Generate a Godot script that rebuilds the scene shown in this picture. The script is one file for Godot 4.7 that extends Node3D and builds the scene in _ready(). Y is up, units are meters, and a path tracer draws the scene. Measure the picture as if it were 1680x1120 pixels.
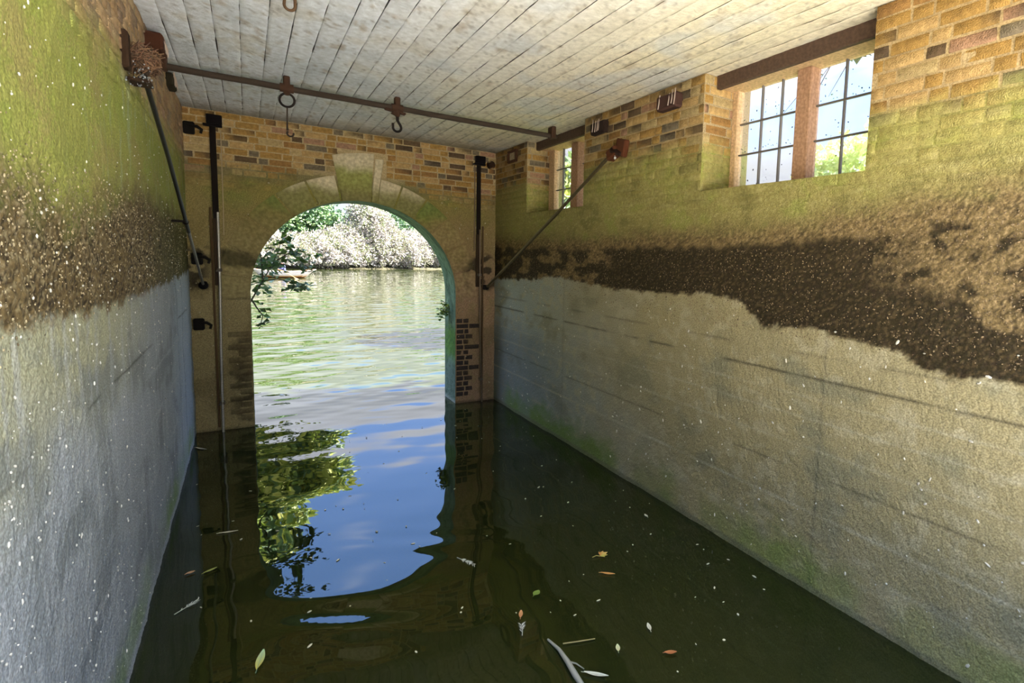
extends Node3D
# A flooded brick boathouse seen from its landing: water, arch to the river, two small windows.
# x to the right, y up, the river lies towards -z. Water level is y = 0.

const XR := 2.967
const XL := -0.527
const ZB := -7.798
const H := 3.6
const XA := 1.2085
const RA := 1.188
const YS := 1.572
const WT := 0.51
const W1A := -6.704
const W1B := -5.24
const W2A := -3.363
const W2B := -1.925
const SILL := 2.695
const EYE := Vector3(0, 2.1085, 0)

const ORDINAL := ["first", "second", "third", "fourth", "fifth", "sixth", "seventh", "eighth", "ninth", "tenth", "eleventh", "twelfth"]

var nz := FastNoiseLite.new()
var nf := FastNoiseLite.new()
var rng := RandomNumberGenerator.new()
var M := {}
var taken := {}


# ---------------------------------------------------------------- mesh builder
class MB:
	var v := PackedVector3Array()
	var n := PackedVector3Array()
	var c := PackedColorArray()
	var ix := PackedInt32Array()
	var col := Color(1, 1, 1)

	func tri(p: Vector3, q: Vector3, r: Vector3) -> void:  # counter-clockwise seen from outside
		var k := (q - p).cross(r - p).normalized()
		var b := v.size()
		for x in [p, q, r]:
			v.append(x)
			n.append(k)
			c.append(col)
		ix.append(b)
		ix.append(b + 2)
		ix.append(b + 1)

	func quad(p: Vector3, q: Vector3, r: Vector3, s: Vector3) -> void:
		var k := (r - p).cross(s - q).normalized()
		var b := v.size()
		for x in [p, q, r, s]:
			v.append(x)
			n.append(k)
			c.append(col)
		for i in [0, 2, 1, 0, 3, 2]:
			ix.append(b + i)

	# box with chamfered edges, turned by basis
	func box(at: Vector3, size: Vector3, ch := 0.0, bs := Basis()) -> void:
		var h := size / 2.0
		ch = minf(ch, minf(h.x, minf(h.y, h.z)) * 0.8)
		var axes := [Vector3.RIGHT, Vector3.UP, Vector3.BACK]
		for a in 3:
			for sg in [-1.0, 1.0]:
				var u: int = (a + 1) % 3
				var w: int = (a + 2) % 3
				var o: Vector3 = axes[a] * h[a] * sg
				var eu: Vector3 = axes[u] * (h[u] - ch)
				var ew: Vector3 = axes[w] * (h[w] - ch)
				if sg > 0:
					quad(at + bs * (o - eu - ew), at + bs * (o + eu - ew), at + bs * (o + eu + ew), at + bs * (o - eu + ew))
				else:
					quad(at + bs * (o - eu - ew), at + bs * (o - eu + ew), at + bs * (o + eu + ew), at + bs * (o + eu - ew))
		if ch > 0.0:
			for a in 3:
				var u: int = (a + 1) % 3
				var w: int = (a + 2) % 3
				for su in [-1.0, 1.0]:
					for sw in [-1.0, 1.0]:
						var e: Vector3 = axes[a] * (h[a] - ch)
						var p1: Vector3 = axes[u] * h[u] * su + axes[w] * (h[w] - ch) * sw
						var p2: Vector3 = axes[u] * (h[u] - ch) * su + axes[w] * h[w] * sw
						if su * sw > 0:
							quad(at + bs * (p1 - e), at + bs * (p2 - e), at + bs * (p2 + e), at + bs * (p1 + e))
						else:
							quad(at + bs * (p1 + e), at + bs * (p2 + e), at + bs * (p2 - e), at + bs * (p1 - e))
			for sx in [-1.0, 1.0]:
				for sy in [-1.0, 1.0]:
					for sz in [-1.0, 1.0]:
						var px := Vector3(h.x * sx, (h.y - ch) * sy, (h.z - ch) * sz)
						var py := Vector3((h.x - ch) * sx, h.y * sy, (h.z - ch) * sz)
						var pz := Vector3((h.x - ch) * sx, (h.y - ch) * sy, h.z * sz)
						if sx * sy * sz > 0:
							tri(at + bs * px, at + bs * py, at + bs * pz)
						else:
							tri(at + bs * px, at + bs * pz, at + bs * py)

	# tube along points, radii per point, smooth, capped
	func tube(pts: Array, radii: Array, seg := 8, caps := true) -> void:
		var b := v.size()
		var m := pts.size()
		var side := Vector3.ZERO
		for i in m:
			var d: Vector3 = ((pts[mini(i + 1, m - 1)] - pts[maxi(i - 1, 0)]) as Vector3).normalized()
			if side == Vector3.ZERO:
				side = d.cross(Vector3.UP if absf(d.y) < 0.9 else Vector3.RIGHT).normalized()
			side = (side - d * side.dot(d)).normalized()
			var up := d.cross(side)
			for k in seg:
				var a := TAU * k / seg
				var o := side * cos(a) + up * sin(a)
				v.append(pts[i] + o * radii[mini(i, radii.size() - 1)])
				n.append(o)
				c.append(col)
		for i in m - 1:
			for k in seg:
				var p := b + i * seg + k
				var q := b + i * seg + (k + 1) % seg
				for j in [p, q + seg, q, p, p + seg, q + seg]:
					ix.append(j)
		if caps:
			for e in 2:
				var i0 := 0 if e == 0 else m - 1
				for k in range(1, seg - 1):
					var t0 := v[b + i0 * seg]
					var t1 := v[b + i0 * seg + k]
					var t2 := v[b + i0 * seg + k + 1]
					if e == 0:
						tri(t0, t2, t1)
					else:
						tri(t0, t1, t2)

	# squashed ball
	func ball(at: Vector3, r: Vector3, bs := Basis(), seg := 8, rings := 5) -> void:
		var b := v.size()
		for i in rings + 1:
			var t := PI * i / rings
			for k in seg:
				var a := TAU * k / seg
				var o := Vector3(sin(t) * cos(a), cos(t), sin(t) * sin(a))
				v.append(at + bs * (o * r))
				n.append((bs * (o / r)).normalized())
				c.append(col)
		for i in rings:
			for k in seg:
				var p := b + i * seg + k
				var q := b + i * seg + (k + 1) % seg
				for j in [p, q + seg, q, p, p + seg, q + seg]:
					ix.append(j)

	# smooth grid, nu columns by nv rows (u to the right, v upwards seen from the front)
	func grid(p: PackedVector3Array, cc: PackedColorArray, nu: int, nv: int, skip := PackedByteArray()) -> void:
		var b := v.size()
		v.append_array(p)
		c.append_array(cc)
		for j in nv:
			for i in nu:
				var du := p[j * nu + mini(i + 1, nu - 1)] - p[j * nu + maxi(i - 1, 0)]
				var dv := p[mini(j + 1, nv - 1) * nu + i] - p[maxi(j - 1, 0) * nu + i]
				n.append(du.cross(dv).normalized())
		for j in nv - 1:
			for i in nu - 1:
				if skip.size() and skip[j * nu + i]:
					continue
				var a := b + j * nu + i
				ix.append(a)
				ix.append(a + nu + 1)
				ix.append(a + 1)
				ix.append(a)
				ix.append(a + nu)
				ix.append(a + nu + 1)

	func mesh() -> ArrayMesh:
		var arr := []
		arr.resize(Mesh.ARRAY_MAX)
		arr[Mesh.ARRAY_VERTEX] = v
		arr[Mesh.ARRAY_NORMAL] = n
		arr[Mesh.ARRAY_COLOR] = c
		arr[Mesh.ARRAY_INDEX] = ix
		var m := ArrayMesh.new()
		m.add_surface_from_arrays(Mesh.PRIMITIVE_TRIANGLES, arr)
		return m


# ---------------------------------------------------------------- names and nodes
func numbered(called: String) -> String:
	var k: int = taken.get(called, -1) + 1
	taken[called] = k
	return called if k == 0 else "%s_%03d" % [called, k]


func tag(o: Node3D, label: String, category := "", group := "", kind := "") -> Node3D:
	o.set_meta("label", label)
	if category:
		o.set_meta("category", category)
	if group:
		o.set_meta("group", group)
	if kind:
		o.set_meta("kind", kind)
	return o


func put(called: String, m: Mesh, material: Material, parent: Node = null) -> MeshInstance3D:
	var o := MeshInstance3D.new()
	o.mesh = m
	o.material_override = material
	if parent:
		o.name = called
		parent.add_child(o, true)
	else:
		o.name = numbered(called)
		add_child(o)
	return o


func base(called: String, at := Vector3.ZERO) -> Node3D:
	var o := Node3D.new()
	o.name = numbered(called)
	o.position = at
	add_child(o)
	return o


func copy_of(thing: Node3D, called: String) -> Node3D:
	var o: Node3D = thing.duplicate()
	o.name = numbered(called)
	add_child(o)
	return o


# ---------------------------------------------------------------- colours and noise
func lin(r: float, g: float, b: float) -> Color:
	return Color(r / 255.0, g / 255.0, b / 255.0).srgb_to_linear()


func no(x: float, y: float) -> float:  # soft cloud noise, about -0.7 to 0.7
	return nz.get_noise_2d(x, y)


func fine(x: float, y: float) -> float:
	return nf.get_noise_2d(x, y)


func step_(a: float, b: float, x: float) -> float:
	return smoothstep(a, b, x)


func table(t: Array, x: float) -> float:
	for i in range(1, t.size()):
		if x <= t[i][0]:
			return lerpf(t[i - 1][1], t[i][1], clampf((x - t[i - 1][0]) / (t[i][0] - t[i - 1][0]), 0, 1))
	return t[-1][1]


func stone(rough: float, grain: Texture2D, relief: Texture2D, scale: float, depth: float) -> StandardMaterial3D:
	var m := StandardMaterial3D.new()
	m.vertex_color_use_as_albedo = true
	m.albedo_texture = grain
	m.roughness = rough
	m.metallic_specular = 0.35
	m.uv1_triplanar = true
	m.uv1_world_triplanar = true
	m.uv1_scale = Vector3.ONE * scale
	if depth > 0:
		m.heightmap_enabled = true
		m.heightmap_texture = relief
		m.heightmap_scale = depth
	return m


func plain(c: Color, rough := 0.7, metal := 0.0) -> StandardMaterial3D:
	var m := StandardMaterial3D.new()
	m.albedo_color = c
	m.roughness = rough
	m.metallic = metal
	return m


func tinted(rough := 0.7, metal := 0.0) -> StandardMaterial3D:
	var m := plain(Color.WHITE, rough, metal)
	m.vertex_color_use_as_albedo = true
	return m


func noise_texture(freq: float, octaves: int, lo: Color, hi: Color, sd: int, size := 512, kind := FastNoiseLite.TYPE_SIMPLEX_SMOOTH) -> NoiseTexture2D:
	var f := FastNoiseLite.new()
	f.noise_type = kind
	f.frequency = freq
	f.fractal_octaves = octaves
	f.seed = sd
	var t := NoiseTexture2D.new()
	t.width = size
	t.height = size
	t.seamless = true
	t.noise = f
	var g := Gradient.new()
	g.set_color(0, lo)
	g.set_color(1, hi)
	g.set_offset(0, 0.15)
	g.set_offset(1, 0.85)
	t.color_ramp = g
	return t


func make_materials() -> void:
	var grain := noise_texture(0.02, 5, Color(0.82, 0.81, 0.79), Color(1, 1, 1), 3)
	var speck := noise_texture(0.09, 3, Color(0.74, 0.73, 0.71), Color(1, 1, 1), 8)
	var relief := noise_texture(0.03, 5, Color.BLACK, Color.WHITE, 5)
	var pits := noise_texture(0.08, 4, Color.BLACK, Color.WHITE, 9)
	var lime := noise_texture(0.03, 5, Color(0.9, 0.895, 0.88), Color(1, 1, 1), 14)
	M.wall = stone(0.85, speck, relief, 1.6, 0.35)
	M.brick = stone(0.88, grain, pits, 2.3, 0.5)
	M.dressed = stone(0.85, grain, pits, 1.7, 0.3)
	M.ceiling = stone(0.9, lime, pits, 0.9, 0.25)
	M.rust = stone(0.75, speck, pits, 6.0, 0.3)
	M.rust.metallic = 0.25
	M.steel = stone(0.4, grain, pits, 5.0, 0.05)
	M.steel.metallic = 0.6
	M.wood = stone(0.7, grain, relief, 3.0, 0.15)
	M.leaf = tinted(0.55)
	M.leaf.backlight_enabled = true
	M.leaf.backlight = Color(0.5, 0.5, 0.5)
	M.tint = tinted(0.75)
	M.fleck = tinted(0.8)
	M.ground = stone(0.95, grain, relief, 0.5, 2.0)
	var w := StandardMaterial3D.new()
	w.albedo_color = Color(0.0145, 0.019, 0.0042).linear_to_srgb()
	w.roughness = 0.015
	w.metallic_specular = 0.5
	M.water = w
	var g := StandardMaterial3D.new()
	g.transparency = BaseMaterial3D.TRANSPARENCY_ALPHA
	g.albedo_color = Color(0.93, 0.95, 0.97, 0.1)
	g.roughness = 0.05
	M.glass = g
	M.bar = plain(Color8(104, 96, 86), 0.6, 0.1)


# ---------------------------------------------------------------- sky and sun
func sky_picture() -> ImageTexture:
	var w := 640
	var h := 320
	var im := Image.create(w, h, false, Image.FORMAT_RGBAF)
	var f := FastNoiseLite.new()
	f.frequency = 1.0
	f.fractal_octaves = 5
	f.seed = 388
	for j in h:
		var el := PI * (0.5 - (j + 0.5) / h)
		for i in w:
			var az := TAU * (i + 0.5) / w
			var d := Vector3(sin(az) * cos(el), sin(el), -cos(az) * cos(el))
			var up := maxf(d.y, 0.0)
			var c := Color(0.44, 0.44, 0.45).lerp(Color(0.44, 0.9, 2.0), 1.0 - pow(1.0 - maxf(up - 0.12, 0.0) / 0.88, 4.5))
			var q := d / (up + 0.22)
			var cl := f.get_noise_3d(q.x * 0.9, q.y * 0.9, q.z * 0.9) + 0.5 * (1.0 - smoothstep(0.12, 0.4, up)) - 0.03
			var bright := lerpf(0.42, 3.4, smoothstep(0.12, 0.65, up))
			c = c.lerp(Color(0.97, 0.99, 1.04) * bright, 0.9 * smoothstep(0.02, 0.42, cl))
			c.a = 1.0
			im.set_pixel(i, j, c)
	return ImageTexture.create_from_image(im)


# ---------------------------------------------------------------- wall colours (linear), what grows and sticks on each wall
func moss(u: float, y: float, bright: float) -> Color:
	var a := no(u * 1.7 + 40, y * 2.6)
	var b := no(u * 7, y * 9 + 11)
	var f := fine(u * 45, y * 45)
	var c := lin(148, 136, 80).lerp(lin(174, 164, 94), clampf((y - 2.3) / 0.6, 0, 1))
	c = c.lerp(lin(150, 162, 70), bright * 0.8 * step_(0.05, 0.45, a + 0.35 * b))
	c = c.lerp(lin(112, 106, 56), 0.5 * step_(0.1, 0.5, -a + 0.3 * b))
	c = c.lerp(lin(190, 178, 116), 0.5 * step_(0.2, 0.5, f - 0.2 * b))
	return c


func col_right(z: float, y: float) -> Color:
	var a := no(z * 1.1, y * 1.6)
	var b := no(z * 4.5 + 9, y * 6)
	var f := fine(z * 34, y * 34)
	var f2 := fine(z * 70 + 5, y * 70)
	# bare concrete
	var near := step_(-7.2, -3.6, z + 0.8 * a - 0.5 * (1.5 - y))
	var c := lin(178, 184, 172).lerp(lin(178, 164, 120), near)
	c = c.lerp(lin(142, 140, 112), 0.6 * step_(0.0, 0.5, a + 0.35 * b - 0.25 * absf(y - 0.9)))
	c = c.lerp(lin(200, 188, 150), 0.5 * step_(0.15, 0.5, b - 0.4 * a))
	if z < -4.6:
		c = c.lerp(lin(126, 134, 130), 0.6 * step_(-4.8, -6.6, z + 0.5 * b) * step_(1.35, 0.9, y + 0.2 * a))
	for l in [[0.53, 0.75], [0.95, 0.4], [1.14, 0.45], [1.28, 0.35], [0.3, 0.3]]:
		var wob := 0.004 * b
		c = c.lerp(lin(205, 196, 165), l[1] * exp(-pow((y - l[0] + wob) / 0.009, 2.0)) * (0.75 + 0.8 * no(z * 2, l[0] * 30)))
	for l in [[1.41, 0.75], [1.56, 0.4], [0.78, 0.45]]:
		c = c.lerp(lin(70, 62, 44), l[1] * exp(-pow((y - l[0] + 0.004 * b) / 0.009, 2.0)) * step_(-0.25, 0.2, no(z * 1.3, l[0] * 30)))
	for l in [-5.62, -2.1]:
		c = c.lerp(lin(80, 80, 70), 0.3 * exp(-pow((z - l) / 0.012, 2.0)))
	var al := step_(0.4, 0.1, y + 0.12 * b + 0.1 * a) * clampf(0.45 + 1.2 * no(z * 0.9 + 3, 2.0) + 0.7 * step_(-7.2, -6.3, z) * step_(-4.2, -5.0, z), 0, 1)
	c = c.lerp(lin(120, 146, 56), al * 0.85)
	c = c.lerp(lin(120, 118, 92), 0.7 * step_(0.06, 0.03, y))
	# crust of dark lichen along the old water line
	var top := table([[-7.8, 2.28], [-5.2, 2.22], [-4.4, 2.25], [-2.7, 2.26], [-2.0, 2.3], [-1.3, 2.38], [0, 2.4]], z) + 0.03 * b + 0.02 * f
	var bot := table([[-7.8, 1.80], [-6.6, 1.84], [-5.8, 1.92], [-4.7, 1.84], [-3.1, 1.88], [-2.85, 1.84], [-2.62, 1.69], [-2.25, 1.73], [-1.7, 1.67], [-1.35, 1.57], [-1, 1.6], [0, 1.6]], z) + 0.035 * b + 0.012 * f
	var up := step_(bot - 0.01, bot + 0.02, y)
	var brown := lin(126, 106, 66).lerp(lin(168, 142, 98), step_(-0.1, 0.5, f)).lerp(lin(66, 54, 32), 0.75 * step_(0.1, 0.4, f2 + 0.5 * b))
	c = c.lerp(brown, up)
	var dark := up * step_(top + 0.03, top - 0.03, y)
	if z < -4.5:
		dark *= maxf(step_(-4.9, -4.5, z), step_(-0.12, 0.05, no(z * 2.3, y * 5.0) + 0.12 * f + 0.2 * step_(-6.2, -6.9, z)))
	dark *= 1.0 - 0.9 * step_(-2.0, -1.5, z + 0.35 * b) * step_(1.95, 2.08, y + 0.1 * a) * step_(0.3, 0.1, b + 0.4 * no(z * 9, y * 12))
	var hole := pow((z + 1.16) / 0.16, 2.0) + pow((y - 1.93 + 0.25 * (z + 1.16)) / 0.075, 2.0)
	dark *= step_(0.8, 1.2, hole + 0.8 * b)
	c = c.lerp(lin(50, 41, 24).lerp(lin(88, 72, 44), step_(0.12, 0.5, f + 0.4 * f2)), dark * 0.95)
	# moss
	var tm := top + 0.1 + 0.06 * step_(-3.0, -1.0, z)
	var ms := step_(tm - 0.08, tm + 0.14, y + 0.08 * b + 0.05 * f)
	c = c.lerp(moss(z, y, 0.5).lerp(lin(160, 150, 88), 0.6 * step_(-5.5, -7.5, z)), ms)
	# clean mortar above
	var tp := table([[-7.8, 3.1], [-4.3, 3.1], [-3.2, 3.04], [-1.8, 3.0], [0, 3.02]], z)
	c = c.lerp(lin(192, 166, 120), step_(tp - 0.05, tp + 0.07, y + 0.06 * b))
	return c


func col_left(z: float, y: float) -> Color:
	var a := no(z * 1.0 + 71, y * 1.5)
	var b := no(z * 4.0 + 31, y * 6)
	var f := fine(z * 36 + 8, y * 36)
	var streak := no(z * 9 + 3, y * 0.9)
	var c := lin(172, 180, 184).lerp(lin(186, 186, 152), step_(1.15, 1.75, y + 0.25 * a) * step_(-5.2, -3.4, z + 0.4 * b))
	c = c.lerp(lin(134, 142, 144), 0.65 * step_(-0.05, 0.4, a + 0.3 * b))
	c = c.lerp(lin(206, 212, 216), 0.35 * step_(0.1, 0.5, streak + 0.3 * f))
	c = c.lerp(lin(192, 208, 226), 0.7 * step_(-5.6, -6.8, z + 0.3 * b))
	for l in [-6.35, -6.8]:
		c = c.lerp(lin(76, 82, 84), 0.55 * exp(-pow((z - l + 0.02 * b) / 0.015, 2.0)))
	for l in [[0.62, 0.8], [0.98, 0.6], [1.28, 0.5], [0.35, 0.6]]:
		c = c.lerp(lin(200, 205, 208), l[1] * exp(-pow((y - l[0] + 0.004 * b) / 0.009, 2.0)) * step_(-0.3, 0.15, no(z * 1.7 + 9, l[0] * 30)))
	c = c.lerp(lin(74, 74, 64), 0.7 * exp(-pow((y - 1.46 + 0.004 * b) / 0.008, 2.0)) * step_(-0.25, 0.15, no(z * 1.1 + 2, 3.0)))
	c = c.lerp(lin(132, 162, 84), 0.75 * step_(0.34, 0.12, y + 0.08 * b) * step_(0.02, 0.1, y) * clampf(0.6 + no(z * 0.8, 8.0), 0, 1))
	c = c.lerp(lin(176, 184, 190), 0.7 * step_(0.07, 0.03, y))
	# brown crust
	var bot := table([[-7.8, 1.83], [-4.6, 1.8], [-3.1, 1.81], [-2.1, 1.87], [0, 1.9]], z) + 0.05 * b + 0.02 * f
	var up := step_(bot - 0.015, bot + 0.03, y)
	var crust := lin(122, 104, 68).lerp(lin(58, 48, 30), step_(0.0, 0.4, f + 0.5 * b)).lerp(lin(160, 146, 110), step_(0.2, 0.55, -f + 0.3 * a))
	crust = crust.lerp(lin(92, 92, 44), 0.7 * step_(-4.4, -6.2, z + 0.6 * b))
	c = c.lerp(crust, up)
	# moss
	var top := table([[-7.8, 2.35], [-4.6, 2.45], [-2.9, 2.22], [-2.1, 2.28], [0, 2.3]], z)
	var m := moss(z + 20, y, 0.95).lerp(lin(168, 180, 86), 0.6)
	m = m.lerp(lin(178, 190, 146), 0.6 * step_(0.12, 0.5, no(z * 8 + 5, y * 1.1) + 0.25 * b) * step_(-2.6, -4.2, z))
	m = m.lerp(lin(172, 156, 100), 0.6 * step_(0.15, 0.5, -a + 0.4 * f))
	c = c.lerp(m, step_(top - 0.12, top + 0.16, y + 0.1 * b + 0.06 * f))
	c = c.lerp(lin(168, 148, 116), step_(2.98, 3.14, y + 0.07 * b + 0.05 * streak))
	return c


func col_back(x: float, y: float) -> Color:
	var a := no(x * 1.6 + 13, y * 1.6)
	var b := no(x * 5 + 3, y * 5)
	var f := fine(x * 30, y * 30 + 7)
	var c := lin(172, 156, 110).lerp(lin(182, 150, 116), step_(0.8, 1.8, x))
	c = c.lerp(lin(134, 118, 78), 0.5 * step_(0.0, 0.4, a + 0.3 * b))
	c = c.lerp(lin(168, 150, 104), 0.5 * step_(0.1, 0.5, b - 0.3 * a))
	c = c.lerp(lin(154, 136, 78), step_(1.5, 2.5, y + 0.2 * a) * 0.7)
	# dark crust patches at the old water line
	var d1 := step_(1.88, 1.91, y + 0.05 * (x - 0.0)) * step_(2.12, 2.04, y + 0.25 * (x + 0.1) + 0.05 * b) * step_(-0.3, -0.2, x) * step_(0.3, 0.1, x)
	var d2 := step_(1.62, 1.72, y + 0.1 * b) * step_(2.15, 2.05, y + 0.1 * b) * step_(-0.1, 0.15, no(x * 4, y * 5) + 0.1) * (step_(-0.3, -0.42, x) + step_(2.45, 2.62, x))
	c = c.lerp(lin(46, 41, 30), clampf(d1 + d2, 0, 1) * 0.85)
	c = c.lerp(lin(58, 52, 38), 0.6 * step_(1.2, 0.9, y + 0.1 * b) * step_(-0.25, -0.1, x) * step_(1, 0.2, x) * step_(-0.1, 0.2, b))
	for l in [1.53, 0.95, 0.33]:
		c = c.lerp(lin(50, 44, 30), 0.5 * exp(-pow((y - l + 0.006 * b) / 0.007, 2.0)) * step_(-0.24, -0.2, x) * step_(0.2, 0.1, x))
	# moss round the arch head
	var m := lin(152, 144, 68).lerp(lin(124, 148, 50), 0.8 * step_(0.0, 0.4, no(x * 2.3 + 4, y * 2.3) + 0.2 * b))
	c = c.lerp(m, step_(2.45, 2.75, y + 0.12 * a) * clampf(1.25 - absf(x - XA) / 1.6, 0.15, 1))
	c = c.lerp(lin(140, 128, 92), 0.75 * step_(2.82, 2.98, y + 0.06 * b))
	c = c.lerp(lin(202, 178, 130), step_(2.98, 3.12, y + 0.05 * b + 0.05 * step_(1.5, 2.5, x)))
	c = c.lerp(lin(66, 58, 42), 0.5 * step_(0.05, 0.0, y))
	c = c * (1.0 + 0.25 * f)
	return c


func col_reveal(s: float, d: float, y: float) -> Color:  # d: depth into the arch
	var a := no(s * 2.0, d * 3.0 + 50)
	var f := fine(s * 25, d * 25)
	var c := lin(122, 152, 126).lerp(lin(92, 118, 96), step_(-0.1, 0.4, a))
	c = c.lerp(lin(92, 140, 50), 0.9 * step_(0.55, 0.75, y + 0.1 * a) * step_(1.2, 0.95, y + 0.1 * a))
	c = c.lerp(lin(104, 128, 118), 0.8 * step_(0.6, 0.45, y + 0.1 * a))
	c = c.lerp(lin(58, 82, 66), 0.8 * step_(0.22, 0.5, f))
	c = c.lerp(lin(168, 178, 170), 0.8 * step_(0.06, 0.03, y))
	return c


# ---------------------------------------------------------------- bricks
func brick_tone(k: int) -> Color:
	var r := rng.randf()
	if r < 0.36:
		return lin(188, 148, 80)
	if r < 0.62:
		return lin(204, 168, 108)
	if r < 0.74:
		return lin(174, 131, 74)
	if r < 0.80:
		return lin(116, 94, 66)
	if r < 0.87:
		return lin(136, 122, 96)
	if r < 0.93:
		return lin(186, 144, 110)
	return lin(198, 172, 118)


# a brick whose face spans u0..u1, y0..y1 in a wall with origin o, u axis eu and outward normal en
func brick_into(mb: MB, o: Vector3, eu: Vector3, en: Vector3, u0: float, u1: float, y0: float, y1: float, tint: Callable, tone: Color, proud: float) -> void:
	var nu := 4 if u1 - u0 < 0.13 else 5
	var p := PackedVector3Array()
	var cc := PackedColorArray()
	var e := 0.0035
	var tilt := rng.randf_range(-0.0025, 0.0025)
	var dark := rng.randf() < 0.25
	var cut := rng.randf()
	for j in 5:
		for i in nu:
			var fu := clampf((i - 1.0) / (nu - 3.0), 0, 1)
			var ring := i == 0 or i == nu - 1 or j == 0 or j == 4
			var u := u0 if i == 0 else (u1 if i == nu - 1 else lerpf(u0 + e, u1 - e, fu))
			var y := y0 if j == 0 else (y1 if j == 4 else lerpf(y0 + e, y1 - e, (j - 1) / 2.0))
			var d := (-0.012 if proud > 0.003 else -0.004) if ring else proud + tilt * (fu - 0.5) * 2.0 + rng.randf_range(-0.0014, 0.0014)
			if not ring:
				u += rng.randf_range(-0.002, 0.002)
				y += rng.randf_range(-0.0015, 0.0015)
			p.append(o + eu * u + Vector3.UP * y + en * d)
			var t := tone
			if dark:
				t = t.lerp(lin(92, 76, 56), step_(cut - 0.15, cut + 0.15, fu + 0.2 * (j - 2)) * 0.8)
			t = t * rng.randf_range(0.86, 1.1)
			cc.append(tint.call(u, y, t))
	# columns of the ring sit on the face edges' line, so sides are steep
	mb.grid(p, cc, nu, 5)


func brick_courses(u0: float, u1: float, y_low: float, y_high: float, skip: Callable) -> Array:
	var out := []
	var k := 0
	var y := y_high - 0.004
	while y - 0.065 > y_low:
		var u := u0 - 0.25 + (0.17 if k % 2 else 0.0) + rng.randf_range(-0.02, 0.02)
		var i := k
		while u < u1:
			var l := (0.215 if (i % 2 == 0) else 0.1) + rng.randf_range(-0.008, 0.008)
			if rng.randf() < 0.12:
				l = 0.215
			var a := maxf(u, u0)
			var b := minf(u + l, u1)
			for part in skip.call(a, b, y - 0.065, y):
				if part[1] - part[0] > 0.035:
					out.append([part[0], part[1], y - 0.065 + rng.randf_range(-0.002, 0.002), y + rng.randf_range(-0.002, 0.002)])
			u += l + rng.randf_range(0.009, 0.014)
			i += 1
		y -= 0.075
		k += 1
	return out


# the 290 nearest as parts of their own, the rest as one
func lay_bricks(bricks: Array, wall: Node3D, o: Vector3, eu: Vector3, en: Vector3, tint: Callable, most := 290) -> void:
	bricks.sort_custom(func(p, q): return (o + eu * ((p[0] + p[1]) / 2) + Vector3.UP * p[2]).distance_squared_to(EYE) < (o + eu * ((q[0] + q[1]) / 2) + Vector3.UP * q[2]).distance_squared_to(EYE))
	var rest := MB.new()
	for i in bricks.size():
		var b: Array = bricks[i]
		var tone: Color = b[4] if b.size() > 4 else brick_tone(i)
		var proud := rng.randf_range(0.004, 0.009) * clampf((b[2] - 2.45) / 0.6, 0.12, 1.0) if b[2] > 2.4 else 0.006
		if i < most:
			var mb := MB.new()
			brick_into(mb, o, eu, en, b[0], b[1], b[2], b[3], tint, tone, proud)
			put("brick", mb.mesh(), M.brick, wall)
		else:
			brick_into(rest, o, eu, en, b[0], b[1], b[2], b[3], tint, tone, proud)
	if bricks.size() > most:
		put("brickwork", rest.mesh(), M.brick, wall).set_meta("kind", "stuff")


# ---------------------------------------------------------------- walls
func spaced(a: float, b: float, da: float, db: float) -> PackedFloat32Array:  # from a to b, steps growing from da to db
	var out := PackedFloat32Array([a])
	var x := a
	while x < b - 1e-4:
		x += lerpf(da, db, clampf((x - a) / (b - a), 0, 1))
		out.append(x)
	var k := (b - a) / (out[-1] - a)
	for i in out.size():
		out[i] = a + (out[i] - a) * k
	return out


func with_stops(xs: PackedFloat32Array, stops: Array) -> PackedFloat32Array:
	for s in stops:
		var best := 0
		for i in xs.size():
			if absf(xs[i] - s) < absf(xs[best] - s):
				best = i
		xs[best] = s
	return xs


func flecks(wall: Node3D, called: String, o: Vector3, eu: Vector3, en: Vector3, count: int, where: Callable, size: Callable, tone: Callable) -> void:
	var mb := MB.new()
	var made := 0
	for t in count * 40:
		if made >= count:
			break
		var s: Array = where.call()
		if s.is_empty():
			continue
		made += 1
		var r: float = size.call()
		mb.col = tone.call()
		var bs := Basis(en, rng.randf_range(0, TAU)) * Basis(eu, Vector3.UP, en)
		mb.ball(o + eu * s[0] + Vector3.UP * s[1] + en * 0.002, Vector3(r * rng.randf_range(0.5, 1.9), r * rng.randf_range(0.5, 1.0), minf(r * 0.6, 0.006)), bs, 5, 3)
	put(called, mb.mesh(), M.fleck, wall).set_meta("kind", "stuff")


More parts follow.
